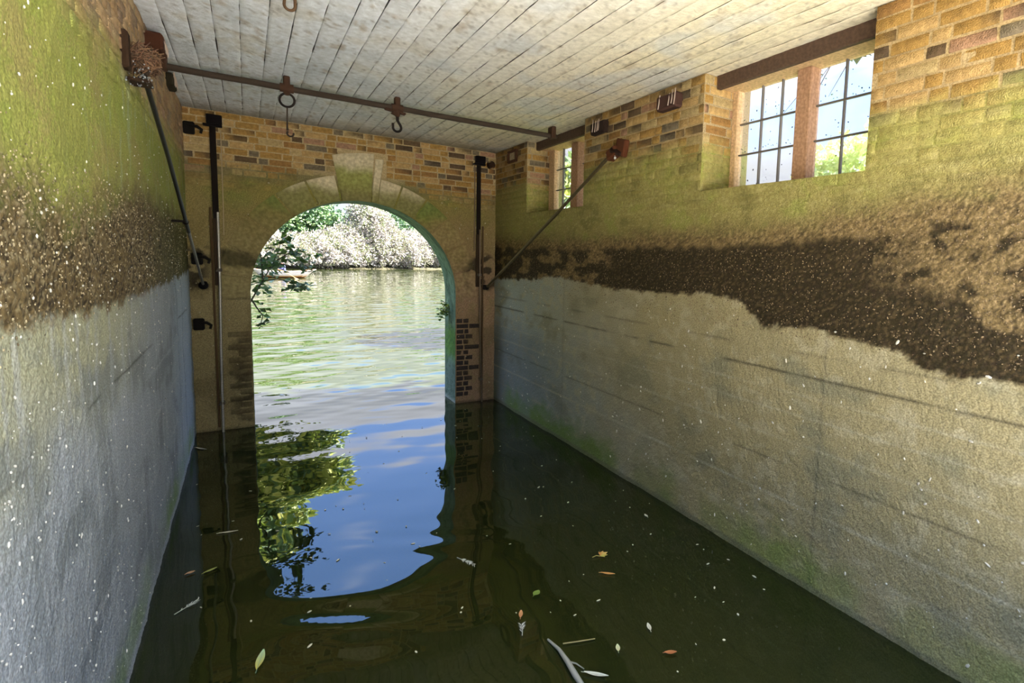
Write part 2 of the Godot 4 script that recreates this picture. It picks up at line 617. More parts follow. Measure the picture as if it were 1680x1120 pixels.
func wall_right() -> void:
	var zs := with_stops(spaced(0.0, 7.25, 0.012, 0.03), [])
	for i in zs.size():
		zs[i] = -0.6 - zs[i]
	zs.reverse()
	zs = with_stops(zs, [W1A, W1B, W2A, W2B])
	var ys := with_stops(spaced(-0.5, H, 0.015, 0.012), [SILL, 0.0, 0.3, 0.53, 0.78, 0.95, 1.14, 1.28, 1.41, 1.56])
	var nu := zs.size()
	var nv := ys.size()
	var p := PackedVector3Array()
	var cc := PackedColorArray()
	var skip := PackedByteArray()
	for j in nv:
		for i in nu:
			var z := zs[i]
			var y := ys[j]
			var edge: bool = y > SILL - 0.02 and (absf(z - W1A) < 0.02 or absf(z - W1B) < 0.02 or absf(z - W2A) < 0.02 or absf(z - W2B) < 0.02)
			var d := 0.0 if edge else 0.006 * no(z * 2.5, y * 2.5) + 0.0025 * fine(z * 16, y * 16)
			p.append(Vector3(XR + d, y, z))
			cc.append(col_right(z, y))
			var mid_z: float = (z + zs[mini(i + 1, nu - 1)]) / 2
			var hole := y > SILL - 0.001 and ((mid_z > W1A and mid_z < W1B) or (mid_z > W2A and mid_z < W2B))
			skip.append(1 if hole else 0)
	var mb := MB.new()
	mb.grid(p, cc, nu, nv, skip)
	# outer leaf of the wall, round the two openings
	mb.col = lin(150, 120, 80)
	var xo := XR + WT
	for s in [[ZB - WT, W1A], [W1B, W2A], [W2B, -0.6]]:
		mb.quad(Vector3(xo, -0.5, s[1]), Vector3(xo, -0.5, s[0]), Vector3(xo, H, s[0]), Vector3(xo, H, s[1]))
	for s in [[W1A, W1B], [W2A, W2B]]:
		mb.quad(Vector3(xo, -0.5, s[1]), Vector3(xo, -0.5, s[0]), Vector3(xo, SILL, s[0]), Vector3(xo, SILL, s[1]))
	mb.quad(Vector3(XR, -0.5, -0.6), Vector3(xo, -0.5, -0.6), Vector3(xo, H, -0.6), Vector3(XR, H, -0.6))
	mb.quad(Vector3(XR, H + 0.025, -0.6), Vector3(xo, H + 0.025, -0.6), Vector3(xo, H + 0.025, ZB), Vector3(XR, H + 0.025, ZB))
	# reveals: sill and two jambs of each opening
	for s in [[W1A, W1B], [W2A, W2B]]:
		for side in 3:
			var q := PackedVector3Array()
			var qc := PackedColorArray()
			var m := 24
			for j in m:
				for i in m:
					var t := i / (m - 1.0)
					var r := j / (m - 1.0)
					var pt: Vector3
					if side == 0:  # sill, faces up
						pt = Vector3(XR + WT * r, SILL, lerpf(s[0], s[1], t))
						qc.append(moss(pt.z, 2.8 + 0.4 * t, 0.5).lerp(lin(150, 140, 100), 0.3))
					elif side == 1:  # far jamb, faces the landing
						pt = Vector3(XR + WT * t, lerpf(SILL, H, r), s[0])
						qc.append(moss(pt.x * 3.0 + 5.0, pt.y, 0.9).lerp(lin(190, 168, 126), step_(3.02, 3.14, pt.y + 0.08 * no(pt.x * 6, pt.y * 6))))
					else:
						pt = Vector3(XR + WT * (1 - t), lerpf(SILL, H, r), s[1])
						qc.append(lin(170, 140, 90))
					q.append(pt)
			# seen from their fronts: sill u=z v=x faces up; jambs u=x v=y
			mb.grid(q, qc, m, m)
	var wall := put("wall_right", mb.mesh(), M.wall)
	tag(wall, "right hand wall with mossy yellow brick above pale board marked concrete and two small windows", "wall", "", "structure")
	var skipper := func(a: float, b: float, y0: float, y1: float) -> Array:
		if y1 < SILL + 0.01:
			return [[a, b]]
		var out := [[a, b]]
		for s in [[W1A, W1B], [W2A, W2B]]:
			var nxt := []
			for q in out:
				if q[1] <= s[0] or q[0] >= s[1]:
					nxt.append(q)
				else:
					if q[0] < s[0]:
						nxt.append([q[0], s[0] - 0.002])
					if q[1] > s[1]:
						nxt.append([s[1] + 0.002, q[1]])
			out = nxt
		return out
	var tint := func(z: float, y: float, t: Color) -> Color:
		var tp := table([[-7.8, 3.1], [-4.3, 3.1], [-3.2, 3.04], [-1.8, 3.0], [0, 3.02]], z)
		var k := 1.0 - step_(tp - 0.12, tp + 0.1, y + 0.1 * no(z * 3, y * 5) )
		return (t * 0.8).lerp(col_right(z, minf(y, tp - 0.1)), k * lerpf(0.97, 0.86, step_(2.6, 2.95, y)))
	lay_bricks(brick_courses(ZB, -0.6, 2.53, H, skipper), wall, Vector3(XR, 0, 0), Vector3.BACK, Vector3.LEFT, tint)
	# bricks of the far jambs, which face the landing
	for s in [W1A, W2A]:
		var jt := func(x: float, y: float, t: Color) -> Color:
			var k := 1.0 - step_(2.96, 3.16, y + 0.12 * no(x * 6 + s, y * 6))
			return t.lerp(moss(x * 3.0 + 5.0, y, 0.9), k * 0.9)
		lay_bricks(brick_courses(XR + 0.004, XR + 0.33, SILL, H, func(a, b, y0, y1): return [[a, b]]), wall, Vector3(0, 0, s), Vector3.RIGHT, Vector3.BACK, jt, 60)
	flecks(wall, "pale_fleck", Vector3(XR, 0, 0), Vector3.BACK, Vector3.LEFT, 260,
		func(): return [-0.8 - 6.8 * pow(rng.randf(), 1.3), rng.randf_range(0.08, 1.75)],
		func(): return rng.randf_range(0.004, 0.011), func(): return lin(214, 205, 180) * rng.randf_range(0.7, 1.05))
	flecks(wall, "crust_fragment", Vector3(XR, 0, 0), Vector3.BACK, Vector3.LEFT, 4200,
		func():
			var z := -0.8 - 6.0 * pow(rng.randf(), 1.7)
			return [z, rng.randf_range(1.66, 2.5 if z > -2.2 else 2.24)],
		func(): return rng.randf_range(0.002, 0.0058), func(): return lin(150, 126, 88).lerp(lin(84, 68, 44), rng.randf()))


func wall_left() -> void:
	var zs := spaced(0.9, 8.6, 0.012, 0.035)
	var dense := PackedFloat32Array()
	for z in [-0.6, -0.9, -1.2]:
		dense.append(z)
	for d in spaced(1.45, 7.85, 0.0085, 0.034):
		dense.append(-d)
	zs = dense  # runs away from the landing: u axis -z, to the right when facing the wall
	var ys := with_stops(spaced(-0.5, H, 0.0115, 0.0085), [0.35, 0.62, 0.98, 1.28, 1.46])
	var nu := zs.size()
	var nv := ys.size()
	var p := PackedVector3Array()
	var cc := PackedColorArray()
	for j in nv:
		for i in nu:
			var z := zs[i]
			var y := ys[j]
			var crust := step_(1.8, 1.9, y) * step_(2.5, 2.3, y)
			p.append(Vector3(XL + 0.008 * no(z * 2.0, y * 2.0) + (0.003 + 0.004 * crust) * fine(z * 18, y * 18) + 0.0025 * crust * fine(z * 60, y * 60), y, z))
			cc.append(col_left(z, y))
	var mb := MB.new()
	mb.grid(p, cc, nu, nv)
	mb.col = lin(150, 120, 80)
	var xo := XL - WT
	mb.quad(Vector3(xo, -0.5, ZB - WT), Vector3(xo, -0.5, -0.6), Vector3(xo, H, -0.6), Vector3(xo, H, ZB - WT))
	mb.quad(Vector3(xo, -0.5, -0.6), Vector3(XL, -0.5, -0.6), Vector3(XL, H, -0.6), Vector3(xo, H, -0.6))
	mb.quad(Vector3(xo, H, -0.6), Vector3(XL, H, -0.6), Vector3(XL, H, ZB), Vector3(xo, H, ZB))
	var wall := put("wall_left", mb.mesh(), M.wall)
	tag(wall, "left hand wall with green moss and brown crust above blue grey concrete", "wall", "", "structure")
	var tint := func(u: float, y: float, t: Color) -> Color:
		var z := -u
		var k := 1.0 - step_(2.95, 3.2, y + 0.1 * no(z * 3 + 9, y * 4))
		t = t.lerp(lin(190, 164, 138), 0.5)
		return t.lerp(col_left(z, minf(y, 2.9)), k * 0.9)
	lay_bricks(brick_courses(1.4, -ZB, 2.93, H, func(a, b, y0, y1): return [[a, b]]), wall, Vector3(XL, 0, 0), Vector3.FORWARD, Vector3.RIGHT, tint)
	flecks(wall, "pale_fleck", Vector3(XL, 0, 0), Vector3.FORWARD, Vector3.RIGHT, 1000,
		func(): return [1.8 + 6.0 * pow(rng.randf(), 1.8), rng.randf_range(0.06, 1.85) if rng.randf() < 0.7 else rng.randf_range(1.8, 2.9)],
		func(): return rng.randf_range(0.0022, 0.0065), func(): return lin(226, 224, 212) * rng.randf_range(0.7, 1.05))
	flecks(wall, "crust_fragment", Vector3(XL, 0, 0), Vector3.FORWARD, Vector3.RIGHT, 3600,
		func(): return [1.75 + 5.8 * pow(rng.randf(), 1.8), rng.randf_range(1.86, 2.36) + 0.05 * rng.randfn()],
		func(): return rng.randf_range(0.0016, 0.0048), func(): return lin(196, 180, 140).lerp(lin(70, 58, 36), rng.randf()))


func patch(mb: MB, xs: PackedFloat32Array, low: Callable, rows: int, z: float, facing: float, tone: Callable) -> void:
	var p := PackedVector3Array()
	var cc := PackedColorArray()
	for j in rows:
		for i in xs.size():
			var x: float = xs[i] if facing > 0 else xs[xs.size() - 1 - i]
			var l: float = low.call(x)
			var y := lerpf(l, H, j / (rows - 1.0))
			var d := 0.0 if j == 0 else 0.006 * no(x * 3 + 7, y * 3) + 0.0025 * fine(x * 18, y * 18)
			p.append(Vector3(x, y, z + d * facing))
			cc.append(tone.call(x, y))
	mb.grid(p, cc, xs.size(), rows)


func wall_back() -> void:
	var mb := MB.new()
	var floor_low := func(x): return -0.5
	var head := func(x): return YS + sqrt(maxf(RA * RA - (x - XA) * (x - XA), 0.0))
	var arc := PackedFloat32Array()
	for i in 97:
		arc.append(XA - RA * cos(PI * i / 96.0))
	for zf in [[ZB, 1.0], [ZB - WT, -1.0]]:
		var tone := col_back if zf[1] > 0 else func(x, y): return lin(150, 120, 80)
		var rows := 300 if zf[1] > 0 else 8
		var wide: float = 0.012 if zf[1] > 0 else 0.2
		patch(mb, spaced(XL - 0.02, XA - RA, wide, wide), floor_low, rows, zf[0], zf[1], tone)
		patch(mb, arc, head, rows / 2, zf[0], zf[1], tone)
		patch(mb, spaced(XA + RA, XR + 0.02, wide, wide), floor_low, rows, zf[0], zf[1], tone)
	# soffit and jambs of the arch
	var path := []
	for i in 60:
		path.append([Vector3(XA + RA, -0.5 + (YS + 0.5) * i / 60.0, 0), i * 0.035])
	for i in 97:
		var t := PI * i / 96.0
		path.append([Vector3(XA + RA * cos(t), YS + RA * sin(t), 0), 2.1 + t * RA])
	for i in 60:
		path.append([Vector3(XA - RA, YS - (YS + 0.5) * (i + 1) / 60.0, 0), 6.0 + i * 0.035])
	var p := PackedVector3Array()
	var cc := PackedColorArray()
	for q in path:
		for i in 20:
			var d := WT * i / 19.0
			var rough := 0.0 if i == 0 or i == 19 else 0.008 * fine(q[1] * 9, d * 9)
			var inw: Vector3 = (Vector3(XA, clampf(q[0].y, -0.5, YS), 0) - q[0]).normalized()
			p.append(q[0] + inw * rough + Vector3(0, 0, ZB - d))
			cc.append(col_reveal(q[1], d, q[0].y))
	mb.grid(p, cc, 20, path.size())
	var wall := put("wall_back", mb.mesh(), M.wall)
	tag(wall, "far end wall of brown stained brick with a round headed arch onto the river", "wall", "", "structure")
	# brick courses above the water stain
	var ring := RA + 0.335
	var skipper := func(a: float, b: float, y0: float, y1: float) -> Array:
		var l := XA
		var r := XA
		if y0 < YS + ring:
			var w := sqrt(ring * ring - pow(y0 - YS, 2.0))
			l = XA - w
			r = XA + w
		if y0 < 3.36:
			l = minf(l, XA - 0.26)
			r = maxf(r, XA + 0.29)
		if l >= r or b <= l or a >= r:
			return [[a, b]]
		return [[a, l - 0.006], [r + 0.006, b]]
	var tint := func(x: float, y: float, t: Color) -> Color:
		var k := 1.0 - step_(2.88, 3.1, y + 0.12 * no(x * 3, y * 5) + 0.06 * step_(1.4, 2.6, x))
		return (t * 0.92).lerp(col_back(x, minf(y, 2.9)), k * 0.8)
	var bricks := brick_courses(XL, XR, 2.72, H, skipper)
	# dark toothed bricks beside the right jamb, worn courses beside the left one
	for k in 15:
		var y := 0.1 + 0.076 * k
		var w := 0.215 if k % 2 else 0.155
		if k in [5, 9, 13]:
			w = 0.31
		bricks.append([XA + RA + 0.012, XA + RA + 0.012 + (0.1 if k % 3 == 0 else w * 0.55), y, y + 0.064, lin(58, 54, 56)])
		bricks.append([XA + RA + 0.024 + (0.1 if k % 3 == 0 else w * 0.55), XA + RA + 0.03 + w, y, y + 0.064, lin(64, 58, 56)])
	for k in 14:
		var y := 0.1 + 0.076 * k
		var w := 0.215 if k % 2 else 0.12
		bricks.append([XA - RA - 0.012 - w, XA - RA - 0.012, y, y + 0.064, lin(78, 70, 50) * rng.randf_range(0.7, 1.1)])
	var tint2 := func(x: float, y: float, t: Color) -> Color:
		return tint.call(x, y, t) if y > 2 else t.lerp(col_back(x, y), 0.08 if x > XA else 0.5)
	lay_bricks(bricks, wall, Vector3(0, 0, ZB), Vector3.RIGHT, Vector3.BACK, tint2, 298)
	# dressed stones of the arch, with the taller keystone at the crown
	var cuts := [-2.0, 14, 29, 44, 58, 71, 81.5]
	var stones := []
	for i in cuts.size() - 1:
		stones.append([cuts[i], cuts[i + 1]])
	cuts = [98.5, 101.0, 114, 128, 143, 158, 170, 182]
	for i in range(1, cuts.size() - 1):
		stones.append([cuts[i], cuts[i + 1]])
	for s in stones:
		arch_stone(wall, "arch_stone", deg_to_rad(s[0] + 0.35), deg_to_rad(s[1] - 0.35), RA + 0.315, RA + 0.315, 0.012)
	arch_stone(wall, "keystone", deg_to_rad(85.0), deg_to_rad(100.7), RA + 0.61, RA + 0.56, 0.03)
	arch_stone(wall, "arch_stone", deg_to_rad(81.2), deg_to_rad(84.7), RA + 0.57, RA + 0.55, 0.018)
	flecks(wall, "pale_fleck", Vector3(0, 0, ZB), Vector3.RIGHT, Vector3.BACK, 120,
		func():
			var x := rng.randf_range(XL, XR)
			var y := rng.randf_range(0.1, 2.9)
			return [] if Vector2(x - XA, maxf(y - YS, 0)).length() < RA + 0.03 else [x, y],
		func(): return rng.randf_range(0.004, 0.011), func(): return lin(190, 176, 140) * rng.randf_range(0.6, 1.0))


func arch_stone(wall: Node3D, called: String, a0: float, a1: float, r0: float, r1: float, proud: float) -> void:
	var mb := MB.new()
	var p := PackedVector3Array()
	var cc := PackedColorArray()
	var m := 12
	var shade := rng.randf_range(0.92, 1.06)
	for j in m:
		for i in m:
			var ti := clampf((i - 1.0) / (m - 3.0), 0, 1)
			var tj := clampf((j - 1.0) / (m - 3.0), 0, 1)
			var ring := i == 0 or j == 0 or i == m - 1 or j == m - 1
			var a := lerpf(a1, a0, ti)  # left to right
			var r := lerpf(RA + 0.001, lerpf(r1, r0, ti), tj)
			if not ring:
				a = lerpf(a1 - 0.004, a0 + 0.004, ti)
				r = lerpf(RA + 0.005, lerpf(r1, r0, ti) - 0.005, tj)
			var x := XA + r * cos(a)
			var y := YS + r * sin(a)
			p.append(Vector3(x, y, ZB + (-0.015 if ring else proud + 0.002 * fine(x * 20, y * 20))))
			var n := no(x * 3 + 2, y * 3)
			var c := lin(226, 210, 170)
			var wet := step_(2.95, 2.8, y + 0.06 * n) if called == "arch_stone" else step_(3.2, 3.1, y + 0.05 * n) * (1.0 - step_(1.36, 1.42, x) * step_(2.9, 3.0, y))
			var green := lin(158, 160, 76).lerp(lin(136, 128, 68), step_(3.0, 2.8, y))
			if called == "arch_stone":
				green = lin(144, 136, 76).lerp(lin(110, 132, 42), 0.9 if absf(a0 - 2.25) < 0.1 or absf(a0 - 0.75) < 0.1 else 0.15)
			c = c.lerp(green, wet * 0.9)
			c = c.lerp(col_back(x, y), 0.85 * step_(2.72, 2.5, y + 0.08 * n))
			cc.append(c * shade)
	mb.grid(p, cc, m, m)
	put(called, mb.mesh(), M.dressed, wall)


# ---------------------------------------------------------------- ceiling of limewashed boards
func ceiling() -> void:
	var mb := MB.new()
	mb.col = lin(70, 64, 56)
	mb.box(Vector3((XL + XR) / 2, H + 0.16, (ZB - WT - 0.55) / 2), Vector3(XR - XL + 2 * WT + 0.2, 0.26, -(ZB - WT) - 0.55 + 0.1), 0.01)
	var top := put("ceiling", mb.mesh(), M.ceiling)
	tag(top, "limewashed board ceiling with dark joints running towards the river", "ceiling", "", "structure")
	var x := XL - 0.02
	while x < XR + 0.34:
		var w := rng.randf_range(0.125, 0.155)
		var b := MB.new()
		var p := PackedVector3Array()
		var cc := PackedColorArray()
		var drop := rng.randf_range(-0.0018, 0.0018)
		var tone := rng.randf_range(0.94, 1.03)
		var nu := 9
		var rows := spaced(0.55, 7.83, 0.02, 0.045)
		for j in rows.size():
			var z := -rows[j]
			for i in nu:
				var t := clampf((i - 1.0) / (nu - 3.0), 0, 1)
				var ring := i == 0 or i == nu - 1
				var seam := x if i < 4 else x + w
				var gap := 0.0004 + 0.0022 * step_(0.0, 0.3, no(seam * 9, z * 0.8)) + 0.0022 * step_(0.05, 0.4, fine(seam * 20, z * 4))
				var xx: float = lerpf(x + gap, x + w - gap, t) if not ring else (x + gap if i == 0 else x + w - gap)
				p.append(Vector3(xx, H + (0.012 if ring else drop + 0.0025 * no(xx * 3, z * 2) + 0.002 * fine(xx * 22, z * 9)), z))
				var a := no(xx * 1.2, z * 1.1 + 7)
				var n2 := no(xx * 7 + 2, z * 3.5)
				var f := fine(xx * 40, z * 16)
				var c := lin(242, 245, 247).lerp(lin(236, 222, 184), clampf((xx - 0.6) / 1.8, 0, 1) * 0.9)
				c = c.lerp(lin(216, 206, 180), 0.4 * step_(0.1, 0.5, a + 0.4 * n2))
				c = c.lerp(lin(206, 212, 214), 0.5 * step_(0.0, 0.5, -a))
				c = c.lerp(lin(140, 128, 108), 0.5 * step_(0.38, 0.7, f + 0.35 * n2))
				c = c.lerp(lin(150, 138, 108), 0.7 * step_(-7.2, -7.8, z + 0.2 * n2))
				c = c.lerp(lin(182, 162, 130), 0.5 * step_(0.45, 0.65, n2 + 0.5 * no(xx * 2, z * 1.5 + 30)))
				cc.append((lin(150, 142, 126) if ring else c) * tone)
		# u runs to the right, rows run away: seen from below that grid faces down
		b.grid(p, cc, nu, rows.size())
		put("board", flipped(b), M.ceiling, top)
		x += w


func flipped(b: MB) -> ArrayMesh:
	for i in b.n.size():
		b.n[i] = b.n[i] * (-1.0 if b.n[i].y > 0 else 1.0)
	for i in range(0, b.ix.size(), 3):
		var p0 := b.v[b.ix[i]]
		var up := (b.v[b.ix[i + 2]] - p0).cross(b.v[b.ix[i + 1]] - p0).dot(b.n[b.ix[i]])
		if up < 0:
			var t := b.ix[i + 1]
			b.ix[i + 1] = b.ix[i + 2]
			b.ix[i + 2] = t
	return b.mesh()


# ---------------------------------------------------------------- windows
func window(k: int, za: float, zb: float, posts: Array, bars: Array, rows: Array, label: String) -> void:
	var o := base("window_%d" % k, Vector3(3.31, SILL, (za + zb) / 2))
	tag(o, label, "window", "", "structure")
	var top := 3.512
	var off := -o.position
	var f := MB.new()
	f.col = lin(222, 186, 140)
	for s in posts:
		if not s[2]:
			f.box(Vector3(3.31, (SILL + H) / 2, (s[0] + s[1]) / 2) + off, Vector3(0.075, H - SILL, s[1] - s[0]), 0.006)
	f.box(Vector3(3.245, top + 0.02, (za + zb) / 2) + off, Vector3(0.22, 0.04, zb - za), 0.005)
	f.box(Vector3(3.32, (top + H) / 2 + 0.02, (za + zb) / 2) + off, Vector3(0.08, H - top - 0.04, zb - za), 0.005)
	f.col = lin(150, 128, 96)
	f.box(Vector3(3.32, SILL + 0.012, (za + zb) / 2) + off, Vector3(0.1, 0.024, zb - za), 0.005)
	put("frame", f.mesh(), M.wood, o)
	for s in posts:
		if s[2]:
			var m := MB.new()
			m.col = lin(186, 144, 112)
			m.box(Vector3(3.29, (SILL + top) / 2, (s[0] + s[1]) / 2) + off, Vector3(0.11, top - SILL, (s[1] - s[0])), 0.006)
			put("mullion", m.mesh(), M.wood, o)
	var lights := []
	for i in posts.size() - 1:
		lights.append([posts[i][1], posts[i + 1][0], bars[i]])
	for l in lights:
		var zs: Array = [l[0]] + l[2] + [l[1]]
		var yy: Array = [SILL + 0.024] + rows + [top]
		for b in l[2]:
			var m := MB.new()
			m.box(Vector3(3.315, (SILL + top) / 2, b) + off, Vector3(0.028, top - SILL, 0.012), 0.003)
			put("glazing_bar", m.mesh(), M.bar, o)
		for r in rows:
			var m := MB.new()
			m.box(Vector3(3.313, r, (l[0] + l[1]) / 2) + off, Vector3(0.026, 0.012, l[1] - l[0]), 0.004)
			put("glazing_bar", m.mesh(), M.bar, o)
		for i in zs.size() - 1:
			for j in yy.size() - 1:
				var m := MB.new()
				m.box(Vector3(3.318, (yy[j] + yy[j + 1]) / 2, (zs[i] + zs[i + 1]) / 2) + off, Vector3(0.003, yy[j + 1] - yy[j] - 0.012, zs[i + 1] - zs[i] - 0.012))
				var pane := put("pane", m.mesh(), M.glass, o)
				# leaf crumbs and web scraps stuck to the glass
				var d := MB.new()
				for q in rng.randi_range(3, 9):
					d.col = lin(70, 66, 56) * rng.randf_range(0.5, 1.5)
					var low := rng.randf() * rng.randf()
					d.ball(Vector3(3.3155, lerpf(yy[j] + 0.015, yy[j + 1] - 0.015, low), rng.randf_range(zs[i] + 0.015, zs[i + 1] - 0.015)) + off, Vector3(0.0015, rng.randf_range(0.002, 0.007), rng.randf_range(0.002, 0.01)), Basis(Vector3.RIGHT, rng.randf() * 3.0), 5, 3)
				put("dirt", d.mesh(), M.fleck, pane).set_meta("kind", "stuff")


func lintel(k: int, za: float, zb: float, label: String) -> void:
	var m := MB.new()
	m.col = lin(92, 72, 58)
	m.box(Vector3(3.108, 3.556, (za + zb) / 2), Vector3(0.05, 0.112, zb - za - 0.004), 0.008)
	var o := put("trim_%d" % k, m.mesh(), M.wood)
	tag(o, label, "lintel", "", "structure")


# ---------------------------------------------------------------- water
const PACKETS := [[0.4, 0.34, -3.36, 0.3, 0.36, 0.058, -0.5], [1.1, 0.4, -4.0, 0.25, 0.3, 0.04, -0.5]]


func wave(x: float, z: float) -> Vector3:  # height, slope along x, slope along z
	var out := Vector3.ZERO
	var e := smoothstep(-6.2, -10.5, z)
	var calm := 0.8 + 0.2 * smoothstep(-3.0, -6.5, z)
	for w in [[0.14, 0.9, 0.013, 0.3, 0], [-0.2, 0.52, 0.009, 1.9, 0], [0.7, 0.34, 0.005, 4.0, 0], [-0.35, 0.19, 0.003, 2.2, 0], [0.1, 2.1, 0.012, 5.1, 0],
			[0.35, 1.9, 0.018, 0.7, 1], [-0.3, 1.05, 0.024, 2.5, 1], [0.75, 0.66, 0.024, 3.3, 1], [0.12, 0.47, 0.022, 0.2, 1], [-0.7, 0.36, 0.02, 5.7, 1], [0.42, 0.27, 0.018, 1.1, 1], [-0.15, 0.19, 0.014, 4.4, 1]]:
		var k := TAU / float(w[1])
		var d := Vector2(sin(w[0]), cos(w[0]))
		var ph: float = k * (d.x * x + d.y * z) + w[3] + 1.6 * no(x * 0.35 + w[3], z * 0.35)
		var s: float = w[2] * (e if w[4] else calm)
		out += Vector3(s / k * sin(ph), s * d.x * cos(ph), s * d.y * cos(ph))
	# small crests running up the boathouse from something that moved
	for q in PACKETS:
		var g := exp(-pow((x - q[0]) / q[1], 2.0) - pow((z - q[2] + q[6] * (x - q[0])) / q[3], 2.0))
		var kk: float = TAU / q[4]
		var at: float = kk * (z - q[2] + q[6] * (x - q[0]))
		out += Vector3(q[5] / kk * sin(at), q[5] * q[6] * cos(at), q[5] * cos(at)) * g
	return out


func water() -> void:
	var mb := MB.new()
	var parts := []
	parts.append([spaced(-0.62, 0.0 + 9.0, 0.03, 0.03), 78, func(z, t): return lerpf(-0.62, 3.06, t)])
	parts.append([spaced(9.0, 95.0, 0.035, 0.8), 130, func(z, t): return lerpf(-2.0 - 0.12 * (-z - 9.0), 5.0 + 0.42 * (-z - 9.0), t)])
	for s in [-1.0, 1.0]:
		parts.append([spaced(8.0 if s < 0 else 8.0, 95.0, 1.0, 6.0), 12, func(z, t): return lerpf(-90.0, -2.0 - 0.12 * (-z - 9.0), t) if s < 0 else lerpf(5.0 + 0.42 * (-z - 9.0), 110.0, t)])
	for q in parts:
		var p := PackedVector3Array()
		var cc := PackedColorArray()
		var nn := PackedVector3Array()
		var nu: int = q[1]
		for j in q[0].size():
			var z: float = -q[0][j]
			for i in nu:
				var x: float = q[2].call(z, i / (nu - 1.0))
				var w := wave(x, z)
				if nu == 12:
					w = Vector3.ZERO
				p.append(Vector3(x, w.x, z))
				nn.append(Vector3(-w.y, 1, -w.z).normalized())
				cc.append(Color.WHITE)
		var b := mb.n.size()
		mb.grid(p, cc, nu, q[0].size())
		for i in nn.size():
			mb.n[b + i] = nn[i]
	var o := put("water", mb.mesh(), M.water)
	tag(o, "dark green water filling the boathouse and rippling out into the river", "water", "", "structure")


# ---------------------------------------------------------------- outside: land, trees
func spray_mesh(leaves: int, long: float, wide: float) -> ArrayMesh:
	var mb := MB.new()
	for i in leaves:
		var d := Vector3(rng.randfn(), rng.randfn() * 0.8 + 0.2, rng.randfn()).normalized()
		var at := d * rng.randf_range(0.1, 0.5)
		var ax := (d + Vector3(rng.randfn(), rng.randfn(), rng.randfn()) * 0.5).normalized()
		leaf_into(mb, at, ax, long * rng.randf_range(0.7, 1.2), wide, rng.randf() * TAU)
	return mb.mesh()


func leaf_into(mb: MB, at: Vector3, ax: Vector3, long: float, wide: float, roll: float) -> void:
	var sd := ax.cross(Vector3(0.3, 1, 0.2)).normalized().rotated(ax, roll)
	var up := sd.cross(ax)
	var a := at
	var b := at + ax * long
	var l := at + ax * long * 0.42 + sd * wide + up * wide * 0.35
	var r := at + ax * long * 0.42 - sd * wide + up * wide * 0.35
	mb.tri(a, l, b)
	mb.tri(a, b, r)


func crown(parent: Node3D, mesh: Mesh, blobs: Array, count: int, size: float, tones: Array) -> void:
	var mm := MultiMesh.new()
	mm.transform_format = MultiMesh.TRANSFORM_3D
	mm.use_colors = true
	mm.mesh = mesh
	mm.instance_count = count
	var whole := 0.0
	for b in blobs:
		whole += b[1].x * b[1].y + b[1].z
	for i in count:
		var pick := rng.randf() * whole
		var b: Array = blobs[0]
		for q in blobs:
			pick -= q[1].x * q[1].y + q[1].z
			if pick <= 0:
				b = q
				break
		var d := Vector3(rng.randfn(), rng.randfn(), rng.randfn()).normalized()
		var r := pow(rng.randf(), 0.22)
		var at: Vector3 = b[0] + d * b[1] * r * (1.0 + 0.25 * no(d.x * 2 + b[0].x, d.y * 2 + d.z * 2))
		var bs := Basis.from_euler(Vector3(rng.randf_range(-0.7, 0.7), rng.randf() * TAU, rng.randf_range(-0.7, 0.7))).scaled(Vector3.ONE * size * rng.randf_range(0.6, 1.4))
		mm.set_instance_transform(i, Transform3D(bs, at))
		var t: Color = tones[rng.randi() % tones.size()]
		mm.set_instance_color(i, t * rng.randf_range(0.86, 1.12))
	var o := MultiMeshInstance3D.new()
	o.name = "foliage"
	o.multimesh = mm
	o.material_override = M.leaf
	o.set_meta("kind", "stuff")
	parent.add_child(o, true)


func tree(called: String, label: String, category: String, group: String, at: Vector3, mesh: Mesh, blobs: Array, count: int, size: float, tones: Array, trunk: float) -> Node3D:
	var o := base(called, at)
	tag(o, label, category, group)
	crown(o, mesh, blobs, count, size, tones)
	var mb := MB.new()
	mb.col = lin(96, 84, 66)
	var high: float = blobs[0][0].y
	mb.tube([Vector3(0, -0.3, 0), Vector3(0.1, high * 0.5, 0.05), Vector3(0.05, high, 0)], [trunk, trunk * 0.75, trunk * 0.4], 8)
	for i in 4:
		var b: Array = blobs[i % blobs.size()]
		mb.tube([Vector3(0.07, high * 0.45, 0.02), (b[0] + Vector3(0, high * 0.3, 0)) * 0.5, b[0] + Vector3(rng.randfn(), rng.randfn(), rng.randfn()) * b[1] * 0.3], [trunk * 0.45, trunk * 0.3, trunk * 0.1], 6)
	put("trunk", mb.mesh(), M.wood, o)
	return o


